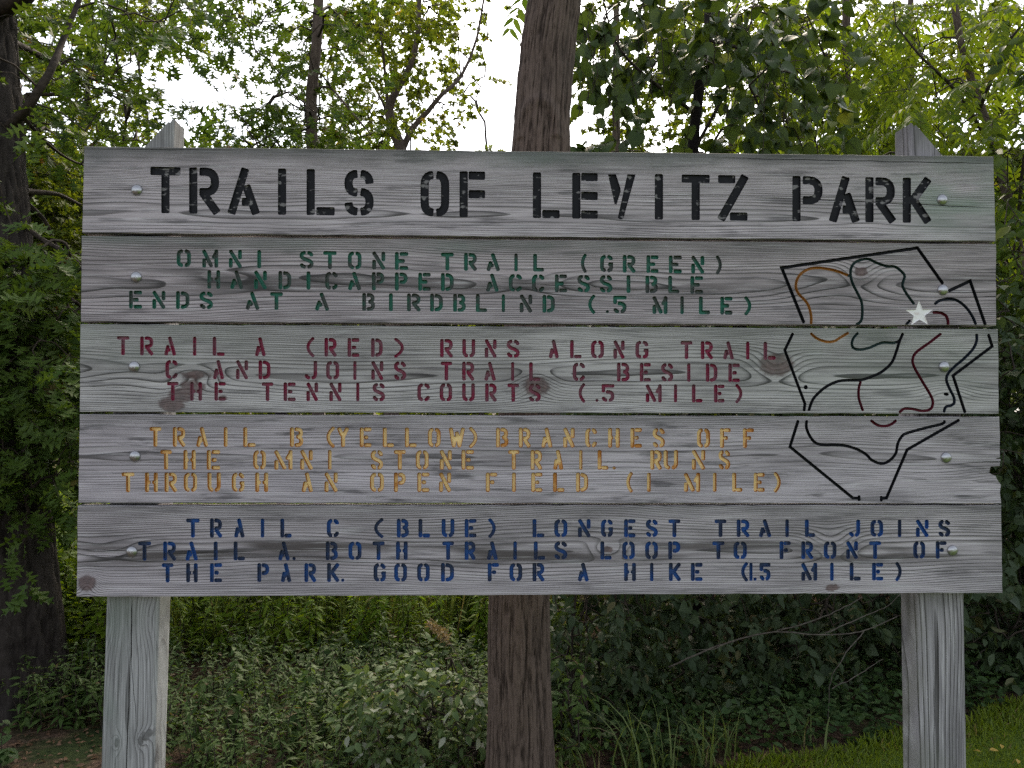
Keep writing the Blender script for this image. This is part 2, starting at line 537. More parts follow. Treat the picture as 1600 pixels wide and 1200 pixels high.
def ribbon(pts, s, rnd):
    """outline of a routed stroke: constant width, mitred bends, rounded ends"""
    p = [np.array(pts[0], float)]
    for q in pts[1:]:
        q = np.array(q, float)
        if np.linalg.norm(q - p[-1]) > 0.35:
            p.append(q)
    if len(p) < 2:
        p.append(p[0] + np.array([0.5, 0]))
    p = np.array(p)
    d = np.diff(p, axis=0)
    d /= np.linalg.norm(d, axis=1)[:, None]
    nrm = np.stack([-d[:, 1], d[:, 0]], 1)
    vn = np.zeros_like(p)
    vn[0], vn[-1] = nrm[0], nrm[-1]
    for i in range(1, len(p) - 1):
        b = nrm[i - 1] + nrm[i]
        L = np.linalg.norm(b)
        b = b / (L + 1e-9)
        vn[i] = b / max(0.55, float(b @ nrm[i]))
    h = s / 2
    L, Rr = p + vn * h, p - vn * h
    r = rnd * h

    def end(c, dirv, n, a):
        # cap corner points from +n to -n, butt end at c
        out = []
        for k in range(5):
            th = k / 4 * math.pi / 2
            out.append(c + n * (h - r + r * math.cos(th)) + dirv * (-r + r * math.sin(th)))
        for k in range(5):
            th = k / 4 * math.pi / 2
            out.append(c - n * (h - r + r * math.sin(th)) + dirv * (-r + r * math.cos(th)))
        return out
    poly = list(L[1:-1]) + end(p[-1] + d[-1] * 0.0, d[-1], nrm[-1], 0) + list(Rr[1:-1][::-1]) + end(p[0], -d[0], -nrm[0], 0)
    return [tuple(q) for q in poly]


def letters(spec, yl, yr, s, rnd, big=False, joined=False, mat=1):
    """spec: 'CHAR x0 x1' triples in photo px; yl/yr = (x, top, bottom) at two columns"""
    out = []
    for ch, x0, x1 in spec:
        t = ((x0 + x1) / 2 - yl[0]) / (yr[0] - yl[0])
        y0, y1 = yl[1] + (yr[1] - yl[1]) * t, yl[2] + (yr[2] - yl[2]) * t
        if ch == '.':
            c = ((x0 + x1) / 2, y1 - s * 0.45)
            out.append(([(c[0] + s * .42 * math.cos(a), c[1] + s * .42 * math.sin(a)) for a in np.linspace(0, 2 * math.pi, 12, endpoint=False)], mat))
            continue
        if ch == 'V' and big:
            for pc in ([(950, 272.3), (962.4, 272.3), (969.8, 295), (969.8, 299), (963.6, 319), (960.2, 319)], [(980.3, 272.3), (993.2, 272.3), (974.5, 340), (972, 342.8), (968.3, 342.8), (965.3, 340)]):
                out.append((pc, mat))
            continue
        w = x1 - x0
        ss = s * (0.86 if ch in '()' and not big else 1.0)
        if w < s * 0.95: ss = max(w, s * .8)
        slope = (yr[1] - yl[1]) / (yr[0] - yl[0])
        for st in glyph(ch, big, joined):
            pts = []
            for k, (a, b) in enumerate(st):
                X = x0 + ss / 2 + a * (w - ss)
                pts.append([X, b])
            # ends that finish on the box edge run to the very edge
            cl = []
            for (X, b) in pts:
                Y = y0 + ss / 2 + b * (y1 - y0 - ss) + (X - (x0 + x1) / 2) * slope
                cl.append(np.array([X, Y]))
            for e, nb in ((0, 1), (-1, -2)):
                a, b = st[e]
                dv = cl[e] - cl[nb]
                L = np.linalg.norm(dv) + 1e-9
                on_edge = (b <= 0.02 or b >= .98) and abs(dv[1]) > abs(dv[0]) * 0.8
                on_side = (a <= 0.0 or a >= 1.0) and abs(dv[0]) > abs(dv[1])
                if on_edge or on_side or ch in '()':
                    cl[e] = cl[e] + dv / L * ss * 0.5
            out.append((ribbon(cl, ss, rnd), mat))
    return out


def spec(s):
    t = s.split()
    return [(t[i], float(t[i + 1]), float(t[i + 2])) for i in range(0, len(t), 3)]


def smooth(pts, n=7):
    P = [np.array(p, float) for p in pts]
    P = [2 * P[0] - P[1]] + P + [2 * P[-1] - P[-2]]
    out = []
    for i in range(1, len(P) - 2):
        for t in np.linspace(0, 1, n, endpoint=False):
            out.append(0.5 * (2 * P[i] + (P[i + 1] - P[i - 1]) * t + (2 * P[i - 1] - 5 * P[i] + 4 * P[i + 1] - P[i + 2]) * t * t
                              + (3 * P[i] - P[i - 1] - 3 * P[i + 1] + P[i + 2]) * t ** 3))
    out.append(P[-2])
    return out


TITLE = spec("T 235 282 R 295.5 342.5 A 358 404 I 434 447.5 L 479 523 S 538 584 O 657 702 F 718 758 L 832.5 874.5 E 894 934 V 950 993 I 1023 1036 T 1065 1109 Z 1122 1168 P 1238 1285.5 A 1297.5 1341.5 R 1352 1398.4 K 1410.4 1453.5")
G1 = spec("O 276 298.4 M 316 341 N 357.5 378 I 402 408 S 468 490 T 505 526 O 543.5 565 N 581.5 602 E 617 638 T 689 709 R 725 745 A 760.5 781 I 803.6 809 L 833 850 ( 907.6 916.7 G 937.6 958 R 973 993 E 1010 1029 E 1045 1065.5 N 1080 1100.6 ) 1118.5 1128")
G2 = spec("H 324 344 A 360 380 N 397 417 D 435 455 I 479 485 C 508 528 A 544 564 P 581 600.6 P 617 637 E 653.5 673 D 689 709 A 759.6 779 C 795 816 C 831 851 E 867 886 S 902 922 S 937 957 I 979 985 B 1008.5 1028 L 1044 1061.6 E 1078.7 1098.7")
G3 = spec("E 201.5 222 N 238 258.5 D 275 296 S 311.6 332.8 A 384 405 T 422 442 A 492.4 514 B 566 586 I 607.8 613.8 R 636 657 D 672 692 B 708 727.8 L 743.5 761 I 784 789 N 812 831.7 D 847.6 867 ( 919 930 . 946.6 951.3 5 958 979 M 1019.5 1043 I 1063 1068.5 L 1092 1109.5 E 1125.4 1144.6 ) 1163 1174")
R1 = spec("T 182.6 202 R 219 239.6 A 256.8 275 I 301.5 306.8 L 332.3 351 A 398.6 415 ( 478.7 491.3 R 507 526 E 543 561.5 D 579.8 598 ) 616 631 R 687.6 707.5 U 722.3 742.6 N 757.3 776 S 791.7 812 A 857.7 873 L 890.7 908.6 O 923.4 943.7 N 958.4 976 G 992.8 1013.4 T 1063.3 1082 R 1095 1114 A 1130 1146.5 I 1165.7 1171 L 1193 1212")
R2 = spec("C 258.4 278 A 333 350 N 368.7 387.6 D 404 422.7 J 475.7 495.6 O 509.5 530 I 552 557 N 580 599 S 615.5 634.7 T 688.6 706.5 R 722 741 A 757 774.5 I 798.6 803.4 L 826.8 844 C 894.8 914.4 B 964 984 E 999.7 1017 S 1033 1052 I 1073.6 1078.8 D 1102.8 1121 E 1138 1156")
R3 = spec("T 261 279 H 296.9 315.7 E 335 352.8 T 409 427 E 443 462 N 478.7 497 N 514.5 533.7 I 556.6 561.5 S 582 601.6 C 652 672 O 687 706.5 U 722 742 R 758 776 T 792.8 811 S 826 845 ( 904 914.4 . 931 934.5 5 940 960 M 1009 1034 I 1053 1058 L 1081 1097.7 E 1115.5 1132 ) 1149 1160")
Y1 = spec("T 233.6 252 R 270 289.5 A 306.7 325 I 349.6 355.5 L 380 399.4 B 453 474 ( 510 523 Y 527 545 E 562 580.4 L 598 615.5 L 632.7 651 O 668.5 688.6 W 701.8 726 ) 733 746 B 775 794.6 R 810.5 829 A 846 863 N 880 898 C 914.4 933 H 950 968.4 E 985 1003 S 1019.7 1039 O 1089 1109.5 F 1125 1141.6 F 1160.8 1178")
Y2 = spec("T 250.5 268.4 H 286.6 305.8 E 323 344 O 395.5 415.6 M 428.6 457 N 469 488.7 I 512.5 518 S 579 598.6 T 615.5 634 O 649.6 669.8 N 687 706 E 721 740.6 T 794 811.5 R 829 847 A 864.5 880 I 905 910 L 933.7 950.5 . 957 962 R 1016 1034 U 1037 1059.5 N 1081 1102 S 1122.7 1141")
Y3 = spec("T 190 210 H 226.5 246.6 R 257 276.5 O 287 308 U 324 345 G 362 382 H 398.7 419 A 471.5 488.7 N 507 527.7 O 578 600 P 615.5 634 E 652 671 N 686 705 F 759 777 I 800 806 E 830 847.6 L 864 882 D 900 919 ( 978.6 988.7 1 1011 1016.7 M 1068.7 1094 I 1114 1119.6 L 1144 1160 E 1177.7 1195 ) 1209 1220")
B1 = spec("T 290.8 312 R 328 347 A 366 382 I 407.5 413 L 438 455.8 C 510.6 530 ( 584.5 599 B 620 639 L 653.8 672 U 690 710 E 726 744.5 ) 763 774.6 L 832 850.5 O 866 886.5 N 903 922.8 G 939 957.8 E 975 993 S 1009 1028 T 1044.4 1063 T 1116.6 1135 R 1151 1171 A 1186 1205 I 1227 1232.6 L 1257.5 1273.7 J 1326 1344 O 1360 1380 I 1402.8 1408.4 N 1431 1451 S 1466 1485")
B2 = spec("T 215.7 236 R 255 275 A 290 309 I 334 340 L 365 382.7 A 435 452.5 . 457 462 B 509 528 O 544.4 565 T 582 601 H 618.7 637 T 691 709.4 R 726 743 A 761 777.5 I 802 807.6 L 834 851.8 S 866 886.5 L 938 955.6 O 972 992 O 1008 1028 P 1044 1063 T 1113 1132 O 1146 1167 F 1218 1235.6 R 1252 1270.6 O 1287 1307 N 1322 1340.6 T 1358 1376.5 O 1426.8 1445.6 F 1462 1479")
B3 = spec("T 252.8 271 H 290.8 309 E 328 347 P 402 420.7 A 439 455 R 475.6 494 K 511 530 . 533 538 G 583.6 603 O 615.8 636 O 651.7 671.5 D 689 709.4 F 762 779.6 O 796 816 R 832 850.6 A 903 919.8 H 975 993.7 I 1015.6 1021 K 1045 1063.7 E 1079.4 1097.8 ( 1158 1168.7 1 1171 1175.7 . 1177.4 1182 5 1186.6 1204 M 1252 1277 I 1297 1302.6 L 1327.5 1345 E 1362.5 1380 ) 1399 1409")

# material slots on every board: 0 wood, 1 lettering, 2 black line, 3 orange line, 4 green line, 5 red line, 6 navy line, 7 white star
def mline(pts, mat, s=5.0, sm=True):
    return (ribbon(smooth(pts) if sm else pts, s, 0.9), mat)


z2 = lambda l: [(1210 + x / 4.571, 380 + y / 4.571) for x, y in l]
z3 = lambda l: [(1210 + x / 4.444, 510 + y / 4.444) for x, y in l]
z4 = lambda l: [(1210 + x / 4.444, 645 + y / 4.444) for x, y in l]
star = []
for k in range(10):
    a = math.pi / 2 + k * math.pi / 5 + 0.02
    r = 21.5 if k % 2 == 0 else 8.6
    star.append((1436.5 + r * math.cos(a) * 1.06, 490.5 - r * math.sin(a)))
MAP2 = [mline(z2([(212, 572), (52, 176), (1022, 34), (1205, 292)]), 2, 5.2, False), mline(z2([(1242, 342), (1398, 270), (1508, 588)]), 2, 5.2, False),
        mline(z2([(262, 578), (262, 520), (245, 450), (215, 405), (172, 360), (153, 305), (172, 240), (222, 195), (290, 176), (370, 182), (450, 200), (540, 236)]), 3, 4.4),
        mline(z2([(582, 584), (618, 555), (628, 500), (622, 420), (590, 350), (560, 290), (545, 235), (548, 180), (580, 135), (662, 112), (730, 140), (800, 164), (860, 168), (905, 200), (930, 235), (915, 300), (945, 362), (1000, 438)]), 4, 4.4),
        mline(z2([(1142, 438), (1180, 410), (1250, 398), (1310, 412), (1370, 460), (1415, 525), (1440, 584)]), 6, 4.6),
        mline(z2([(938, 584), (972, 548)]), 6, 4.2, False),
        mline(z2([(1128, 494), (1180, 496), (1222, 516), (1238, 550), (1240, 584)]), 5, 4.8), (star, 7)]
MAP3 = [mline(z3([(130, 45), (72, 165), (212, 538), (205, 590)]), 2, 4.6, False), mline(z3([(1485, 52), (1512, 138), (1240, 342), (1325, 602)]), 2, 4.8, False),
        mline(z3([(250, 45), (290, 80), (350, 104), (410, 104), (460, 76), (516, 42)]), 3, 4.2),
        mline(z3([(583, 42), (550, 80), (538, 120), (552, 152), (600, 160), (660, 148), (745, 114), (830, 114), (868, 98)]), 4, 4.2),
        mline(z3([(894, 45), (868, 105), (848, 170), (815, 250), (750, 312), (680, 346), (600, 372), (500, 374), (430, 385), (350, 425), (280, 490), (255, 535), (238, 588)]), 2, 4.6),
        mline(z3([(1160, 48), (1080, 110), (985, 180), (960, 230), (970, 280), (1020, 370), (1080, 470), (1100, 525), (1085, 572), (1030, 586), (950, 572), (900, 572), (865, 600)]), 5, 4.4),
        mline(z3([(600, 380), (586, 430), (585, 490), (600, 545), (616, 588)]), 5, 4.2),
        mline(z3([(1404, 50), (1404, 100), (1380, 155), (1320, 220), (1250, 280), (1205, 330), (1195, 375), (1215, 430), (1245, 490), (1248, 530), (1228, 548), (1190, 560), (1176, 598)]), 6, 4.6)]
_hole = [(1259 + 3.2 * math.cos(a), 605 + 3.6 * math.sin(a)) for a in np.linspace(0, 6.283, 10, endpoint=False)]
_hole2 = [(1478.5 + 4.4 * math.cos(a), 616 + 2.6 * math.sin(a) + (0.5 * math.cos(a))) for a in np.linspace(0, 6.283, 9, endpoint=False)]
MAP3 += [(_hole, 2), (_hole2, 2)]
MAP4 = [mline(z4([(166, 50), (108, 236), (545, 592), (588, 592)]), 2, 4.8, False), mline(z4([(588, 572), (588, 614)]), 2, 4.6, False),
        mline(z4([(1286, 48), (922, 256), (778, 592), (742, 594)]), 2, 4.8, False), mline(z4([(742, 576), (742, 616)]), 2, 4.6, False),
        mline(z4([(225, 50), (222, 100), (245, 160), (285, 208), (340, 222), (420, 222), (500, 230), (580, 256), (640, 292), (672, 325), (720, 348), (770, 348), (815, 318), (845, 275), (858, 210), (890, 158), (930, 138), (1050, 105), (1165, 76), (1185, 52)]), 2, 4.6),
        mline(z4([(667, 50), (710, 82), (760, 92), (810, 80), (848, 50)]), 5, 4.4)]

BOARDS = [
    dict(c=[(131, 229), (1553, 245), (1556, 376), (128, 363)], holes=letters(TITLE, (235, 260.5, 333), (1453, 278, 348.6), 13.0, 0.35, big=True),
         label='top board of the sign with large black title lettering', bolts=[(214, 297), (1472, 312)]),
    dict(c=[(127, 369), (1557, 382), (1557, 508), (126, 502)], label='second board with green lettering, white star and upper part of the trail map', bolts=[(213, 433), (1473, 453)],
         holes=letters(G1, (276, 389, 417.5), (1100, 400, 427.5), 6.1, 0.8, joined=True) + letters(G2, (324, 422, 451), (1098, 431.5, 459), 6.1, 0.8, joined=True)
         + letters(G3, (201, 454, 482), (1174, 464, 492), 6.1, 0.8, joined=True) + MAP2),
    dict(c=[(125, 507), (1560, 515), (1561, 646), (124, 643)], label='middle board with red lettering and three brown knots', bolts=[(210, 573), (1475, 573)],
         holes=letters(R1, (182, 525, 555), (1212, 534, 562), 5.7, 0.8) + letters(R2, (258, 562, 592), (1156, 568, 597), 5.7, 0.8) + letters(R3, (261, 596.5, 626), (1160, 601, 629), 5.7, 0.8) + MAP3),
    dict(c=[(124, 648), (1562, 652), (1565, 786), (122, 785)], label='fourth board with yellow lettering and a broken right end', bolts=[(211, 713), (1478, 715)],
         holes=letters(Y1, (233, 667, 698), (1178, 669, 700), 6.4, 0.8) + letters(Y2, (250, 703, 734), (1141, 703, 734), 6.4, 0.8) + letters(Y3, (190, 738, 769), (1220, 738.6, 768.5), 6.4, 0.8) + MAP4),
    dict(c=[(121, 791), (1565, 790), (1567, 926), (119, 932)], label='bottom board with blue lettering and a knot in its lower left corner', bolts=[(206, 862), (1488, 860)],
         holes=letters(B1, (290, 810, 840), (1485, 812, 839), 6.2, 0.8) + letters(B2, (215, 846, 876), (1479, 845.5, 873), 6.2, 0.8) + letters(B3, (252, 880, 910), (1409, 879, 907), 6.2, 0.8)),
]
THICK = 0.038


def in_poly(p, poly):
    x, y = p
    c = False
    n = len(poly)
    j = n - 1
    for i in range(n):
        xi, yi = poly[i]
        xj, yj = poly[j]
        if (yi > y) != (yj > y) and x < (xj - xi) * (y - yi) / (yj - yi) + xi:
            c = not c
        j = i
    return c


def board_outline(c, k):
    pts = []
    (a, b, d, e) = [np.array(q, float) for q in c]
    for (p, q, n, amp) in ((a - (0, .7), b - (0, .7), 70, 0.4), (b - (0, .7), d + (0, .7), 9, 0.5), (d + (0, .7), e + (0, .7), 70, 0.4), (e + (0, .7), a - (0, .7), 9, 0.4)):
        for t in np.arange(n) / n:
            w = (random.random() - 0.5) * 2 * amp * (0 if t == 0 else 1)
            dirv = (q - p) / np.linalg.norm(q - p)
            pts.append(tuple(p + (q - p) * t + np.array([-dirv[1], dirv[0]]) * w))
    if k == 3:   # splintered right end
        i0 = max(i for i, p in enumerate(pts) if p[0] > 1556 and p[1] < 714)
        i1 = next(i for i in range(i0, len(pts)) if pts[i][1] > 778)
        pts[i0 + 1:i1] = [(1563.5, 714), (1556, 715.5), (1557, 717), (1564, 717.5), (1562.5, 729), (1549, 729.5), (1548, 731), (1546.5, 739), (1550, 742), (1556, 744), (1560, 752), (1564.5, 758), (1563, 770)]
    return pts


def make_board(k, B, parent, mats):
    outer = board_outline(B['c'], k)
    verts, edges, faces = [], [], []

    def addloop(poly):
        i0 = len(verts)
        verts.extend(poly)
        n = len(poly)
        edges.extend([(i0 + i, i0 + (i + 1) % n) for i in range(n)])
        faces.append(list(range(i0, i0 + n)))
    oc = np.mean(np.array(outer), 0)
    inset = [tuple(np.array(p) + np.sign(oc - np.array(p)) * np.array([0.7, 0.7])) for p in outer]
    addloop(inset)
    for poly, _ in B['holes']:
        ar = sum(poly[i][0] * poly[(i + 1) % len(poly)][1] - poly[(i + 1) % len(poly)][0] * poly[i][1] for i in range(len(poly)))
        addloop(poly if ar > 0 else poly[::-1])
    v2, e2, f2, ov, oe, of = delaunay_2d_cdt([Vector(p) for p in verts], edges, [], 0, 1e-4, False)
    v2 = np.array([tuple(v) for v in v2])
    tri = np.array(f2)
    cen2 = v2[tri].mean(1)

    def inside(poly):
        P = np.array(poly)
        sel = np.where((cen2[:, 0] > P[:, 0].min()) & (cen2[:, 0] < P[:, 0].max()) & (cen2[:, 1] > P[:, 1].min()) & (cen2[:, 1] < P[:, 1].max()))[0]
        wn = np.zeros(len(sel), int)
        x, y = cen2[sel, 0], cen2[sel, 1]
        for (xa, ya), (xb, yb) in zip(P, np.roll(P, -1, 0)):
            side = (xb - xa) * (y - ya) - (x - xa) * (yb - ya)
            wn += ((ya <= y) & (yb > y) & (side > 0)).astype(int) - ((ya > y) & (yb <= y) & (side < 0)).astype(int)
        return sel[wn != 0]
    keep = np.zeros(len(tri), bool)
    keep[inside(inset)] = True
    hole_of = np.full(len(tri), -1)
    for hi, (poly, _) in enumerate(B['holes']):
        hole_of[inside(poly)] = hi
    tri, hole_of = tri[keep], hole_of[keep]
    # winding: we want faces towards the viewer (-Y)
    front = at_y(v2[:, 0], v2[:, 1], 0.0)
    e1 = front[tri[:, 1]] - front[tri[:, 0]]
    e2_ = front[tri[:, 2]] - front[tri[:, 0]]
    ny = np.cross(e1, e2_)[:, 1]
    tri[ny > 0] = tri[ny > 0][:, ::-1]
    DEPTH = 0.011 if k else 0.007
    mb = MB()
    out_t, in_t = tri[hole_of < 0], tri[hole_of >= 0]
    in_h = hole_of[hole_of >= 0]
    mb.add(front, out_t, 0)
    # boundary between kept face and routed area
    ekey = {}
    for ti, t in enumerate(out_t):
        for a, b in ((t[0], t[1]), (t[1], t[2]), (t[2], t[0])):
            ekey[(a, b)] = ti
    walls, wm = [], []
    inward = np.zeros((len(v2), 3))
    for ti, t in enumerate(in_t):
        mt = B['holes'][in_h[ti]][1]
        for a, b in ((t[0], t[1]), (t[1], t[2]), (t[2], t[0])):
            if (b, a) in ekey:
                walls.append((a, b))
                wm.append(mt)
                d = front[b] - front[a]
                n = np.cross(d, np.array([0, 1.0, 0]))
                n /= np.linalg.norm(n) + 1e-12
                cen = front[t].mean(0)
                if n @ (cen - front[a]) < 0: n = -n
                inward[a] += n
                inward[b] += n
    L = np.linalg.norm(inward, axis=1)
    inward[L > 0] /= L[L > 0][:, None]
    dep = np.full(len(v2), DEPTH)
    for ti, t in enumerate(in_t):
        mm = B['holes'][in_h[ti]][1]
        if mm == 7: dep[t] = 0.0022
        elif mm == 1 and k: dep[t] = 0.0085
    floor = front + dep[:, None] * np.array([0, 1.0, 0]) + inward * (0.0016 if k else 0.0010)
    base = mb.n
    for mt in sorted(set(B['holes'][i][1] for i in set(in_h))):
        sel = np.array([B['holes'][i][1] == mt for i in in_h])
        n0 = mb.n
        mb.add(floor, in_t[sel], mt)
    for mt in sorted(set(wm)):
        w = [(a, b) for (a, b), q in zip(walls, wm) if q == mt]
        n0 = mb.n
        vv = np.concatenate([front, floor])
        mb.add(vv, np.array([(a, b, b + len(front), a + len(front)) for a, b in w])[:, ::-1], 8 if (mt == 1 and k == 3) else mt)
    # edges of the board: small arris, then the thickness and the back
    O = np.array(outer)
    I = np.array(inset)
    ring = [at_y(I[:, 0], I[:, 1], 0.0), at_y(O[:, 0], O[:, 1], 0.0) + np.array([0, 0.0022, 0]), at_y(O[:, 0], O[:, 1], 0.0) + np.array([0, THICK, 0])]
    n = len(O)
    q = []
    for r in range(2):
        for i in range(n):
            q.append((r * n + i, r * n + (i + 1) % n, (r + 1) * n + (i + 1) % n, (r + 1) * n + i))
    mb.add(np.concatenate(ring), np.array(q), 0)
    mb.add(ring[2], [tuple(range(n))], 0)
    cc = at_y([oc[0]], [oc[1]], 0.0)[0]
    o = mb.build('sign_board', mats, parent, smooth=False, origin=cc)
    o['label'] = B['label']
    return o, cc


sign_base = at_y([840], [600], 0.06)[0]
sign_base[2] = 0.0
sign = empty('trail_sign', sign_base, 'weathered grey plank sign on two posts with routed trail text and carved map', 'sign')

PX = 1430.0 / 2.44


def loc_b(k, px, py):
    """photo px -> local (u, v) on board k"""
    c = np.mean(np.array(BOARDS[k]['c'], float), 0)
    p = at_y([px], [py], 0.0)[0] - at_y([c[0]], [c[1]], 0.0)[0]
    return float(p[0]), float(p[2])


def kn(k, px, py, ru, rv, amp, core):
    u, v = loc_b(k, px, py)
    return (u, v, ru / PX, rv / PX, amp, core)


def ck(k, x0, y0, x1, y1, w=0.0006):
    return (*loc_b(k, x0, y0), *loc_b(k, x1, y1), w)


def alg(k, px, py, ru, rv, amt, col):
    u, v = loc_b(k, px, py)
    return (u, v, ru / PX, rv / PX, amt, col)


GREEN_ALG = (0.17, 0.21, 0.17)
WOODS = [
    wood('plank_title', zc=-0.055, seed=3.0, rings=19.0, wav=3.0, band=0.15, dark=0.72, tint=(1.0, 1.0, 1.02), streak=0.15,
         cracks=[ck(0, 1165, 307, 1556, 325, .0011), ck(0, 1080, 246, 1556, 256, .0009), ck(0, 132, 296, 235, 297), ck(0, 890, 305, 1120, 306, .0004), ck(0, 131, 233, 330, 234, .0008)],
         algae_and_patches=[alg(0, 1500, 310, 110, 60, .75, (0.19, 0.25, 0.20)), alg(0, 850, 250, 300, 16, .6, (0.13, 0.16, 0.14)), alg(0, 150, 250, 60, 30, .6, (0.12, 0.13, 0.13))], top_dirt=0.75),
    wood('plank_green', zc=-0.004, seed=21.0, rings=13.5, wav=3.2, band=0.75, dark=0.9, tint=(0.84, 0.82, 0.83),
         knots=[kn(1, 1345, 425, 30, 20, 3.0, 0.36), kn(1, 1312, 456, 90, 22, 3.0, 0.0), kn(1, 350, 436, 120, 18, 2.0, 0), kn(1, 820, 440, 90, 20, 2.0, 0.0)],
         cracks=[ck(1, 131, 431, 330, 432, .0005), ck(1, 420, 446, 700, 450, .0004), ck(1, 760, 440, 1000, 452, .0004), ck(1, 1535, 464, 1558, 464, .001)],
         algae_and_patches=[alg(1, 700, 384, 420, 14, .6, (0.11, 0.14, 0.12)), alg(1, 180, 372, 120, 10, .5, (0.11, 0.14, 0.12))], top_dirt=0.35),
    wood('plank_red', zc=-0.012, seed=42.0, rings=14.0, wav=2.4, band=0.45, dark=0.85, tint=(0.94, 1.0, 0.96),
         knots=[kn(2, 305, 586, 40, 13, 3.0, 0.5), kn(2, 300, 604, 20, 11, 1.2, .9), kn(2, 283, 617, 20, 12, 1.2, .95), kn(2, 268, 631, 20, 12, 1.0, .95), kn(2, 348, 622, 8, 5, .6, .8), kn(2, 838, 604, 30, 22, 4.0, .66), kn(2, 1213, 570, 38, 25, 4.0, .68), kn(2, 200, 590, 90, 22, 2.5, 0), kn(2, 1480, 612, 40, 14, 3.0, .0)],
         cracks=[ck(2, 128, 604, 200, 606, .0004)],
         algae_and_patches=[alg(2, 180, 530, 200, 40, .45, GREEN_ALG), alg(2, 1400, 560, 250, 80, .35, GREEN_ALG)], top_dirt=0.3),
    wood('plank_yellow', zc=0.006, seed=63.0, rings=17.0, wav=3.6, band=0.25, dark=0.6, tint=(0.98, 0.99, 1.03), streak=0.3,
         knots=[kn(3, 1520, 745, 60, 22, 3.0, .0)],
         cracks=[ck(3, 131, 722, 560, 721, .0005), ck(3, 1485, 721, 1562, 721, .0012), ck(3, 1500, 738, 1545, 738, .0005)], algae_and_patches=[alg(3, 1530, 735, 40, 14, .55, (0.14, 0.125, 0.115))], top_dirt=0.3),
    wood('plank_blue', zc=-0.002, seed=87.0, rings=15.0, wav=2.5, band=1.0, dark=0.85, tint=(0.90, 0.91, 0.94),
         knots=[kn(4, 136, 911, 16, 15, 5.0, .8), kn(4, 1300, 918, 34, 16, 2.5, .35), kn(4, 1298, 846, 40, 26, 4.0, .0), kn(4, 950, 858, 30, 14, 3.0, .3), kn(4, 160, 858, 60, 16, 2.0, 0)],
         cracks=[ck(4, 122, 868, 230, 869, .0005), ck(4, 122, 858, 200, 860, .0004)], top_dirt=0.3),
]
WORN = (0.20, 0.19, 0.19)
P_BLACK = paint('black_paint', (0.011, 0.011, 0.014), (0.22, 0.21, 0.21), 0.9, None, 6.0, 75.0, (0.555, 0.60))
P_GREEN = paint('green_paint', (0.034, 0.155, 0.110), (0.12, 0.125, 0.12), 0.75, (0.080, 0.092, 0.085), fthr=(0.44, 0.62))
P_RED = paint('red_paint', (0.26, 0.026, 0.068), (0.24, 0.14, 0.16), 0.75, (0.22, 0.08, 0.11), thr=(0.5, 0.62))
P_YELL = paint('yellow_paint', (0.88, 0.66, 0.30), (0.90, 0.76, 0.48), 0.8, (0.60, 0.28, 0.07), fthr=(0.53, 0.70))
P_BLUE = paint('blue_paint', (0.022, 0.085, 0.28), (0.07, 0.08, 0.11), 0.6, (0.036, 0.052, 0.10))
P_EDGE = paint('orange_shade_edge_paint', (0.42, 0.19, 0.045), (0.20, 0.09, 0.035), 0.7)      # burnt orange on the yellow letters' groove walls, darkened to stand in for recess shade
L_BLACK = paint('black_line_paint', (0.010, 0.011, 0.014), (0.04, 0.04, 0.045), 0.5)
L_ORANGE = paint('orange_line_paint', (0.40, 0.19, 0.045), (0.16, 0.05, 0.03), 0.6)
L_GREEN = paint('green_line_paint', (0.028, 0.060, 0.055), (0.02, 0.03, 0.03), 0.6)
L_RED = paint('red_line_paint', (0.13, 0.014, 0.028), (0.06, 0.02, 0.03), 0.6)
L_NAVY = paint('navy_line_paint', (0.018, 0.026, 0.040), (0.03, 0.03, 0.035), 0.5)
L_WHITE = paint('white_star_paint', (0.82, 0.80, 0.80), (0.50, 0.38, 0.36), 0.6, None, 6.0, 60.0, (0.53, 0.62))


def zincmat():
    N = NT('galvanised_steel')
    co, x, y, z = N.objco()
    n = N.noise(co, 260.0, 3.0)
    return N.done(N.principled(N.mix(n, (0.27, 0.27, 0.285), (0.46, 0.46, 0.47)), N.step(n, 0.3, 0.7, 0.22, 0.42), N.bump(n, 0.3, 0.0008), 0.5, 0.9))


ZINC = zincmat()
for k, B in enumerate(BOARDS):
    lm = [P_BLACK, P_GREEN, P_RED, P_YELL, P_BLUE][k]
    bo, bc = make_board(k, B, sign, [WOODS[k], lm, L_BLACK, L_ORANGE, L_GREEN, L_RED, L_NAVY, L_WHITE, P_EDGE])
    for (bx, by) in B['bolts']:
        c = at_y([bx], [by], 0.0)[0]
        b = MB()
        rows, seg, rad, hgt = 7, 20, 0.0148, 0.0085
        vs, fs = [], []
        for i in range(rows):
            th = i / rows * math.pi / 2
            for j in range(seg):
                a = j / seg * 2 * math.pi
                vs.append((rad * math.cos(th) * math.cos(a), -hgt * math.sin(th) - 0.0004, rad * math.cos(th) * math.sin(a)))
        vs.append((0, -hgt - 0.0004, 0))
        for i in range(rows - 1):
            for j in range(seg):
                fs.append((i * seg + j, i * seg + (j + 1) % seg, (i + 1) * seg + (j + 1) % seg, (i + 1) * seg + j))
        fs += [((rows - 1) * seg + j, (rows - 1) * seg + (j + 1) % seg, rows * seg) for j in range(seg)]
        # collar under the head runs back into the wood
        b.add(np.array(vs) + c, fs)
        b.tube(np.array([c + (0, 0.012, 0), c + (0, -0.0004, 0)]), [rad * 0.9, rad], 20)
        o = b.build('bolt_head', ZINC)
        o.parent = bo
        o.matrix_parent_inverse = Matrix.Translation(-bo.location)


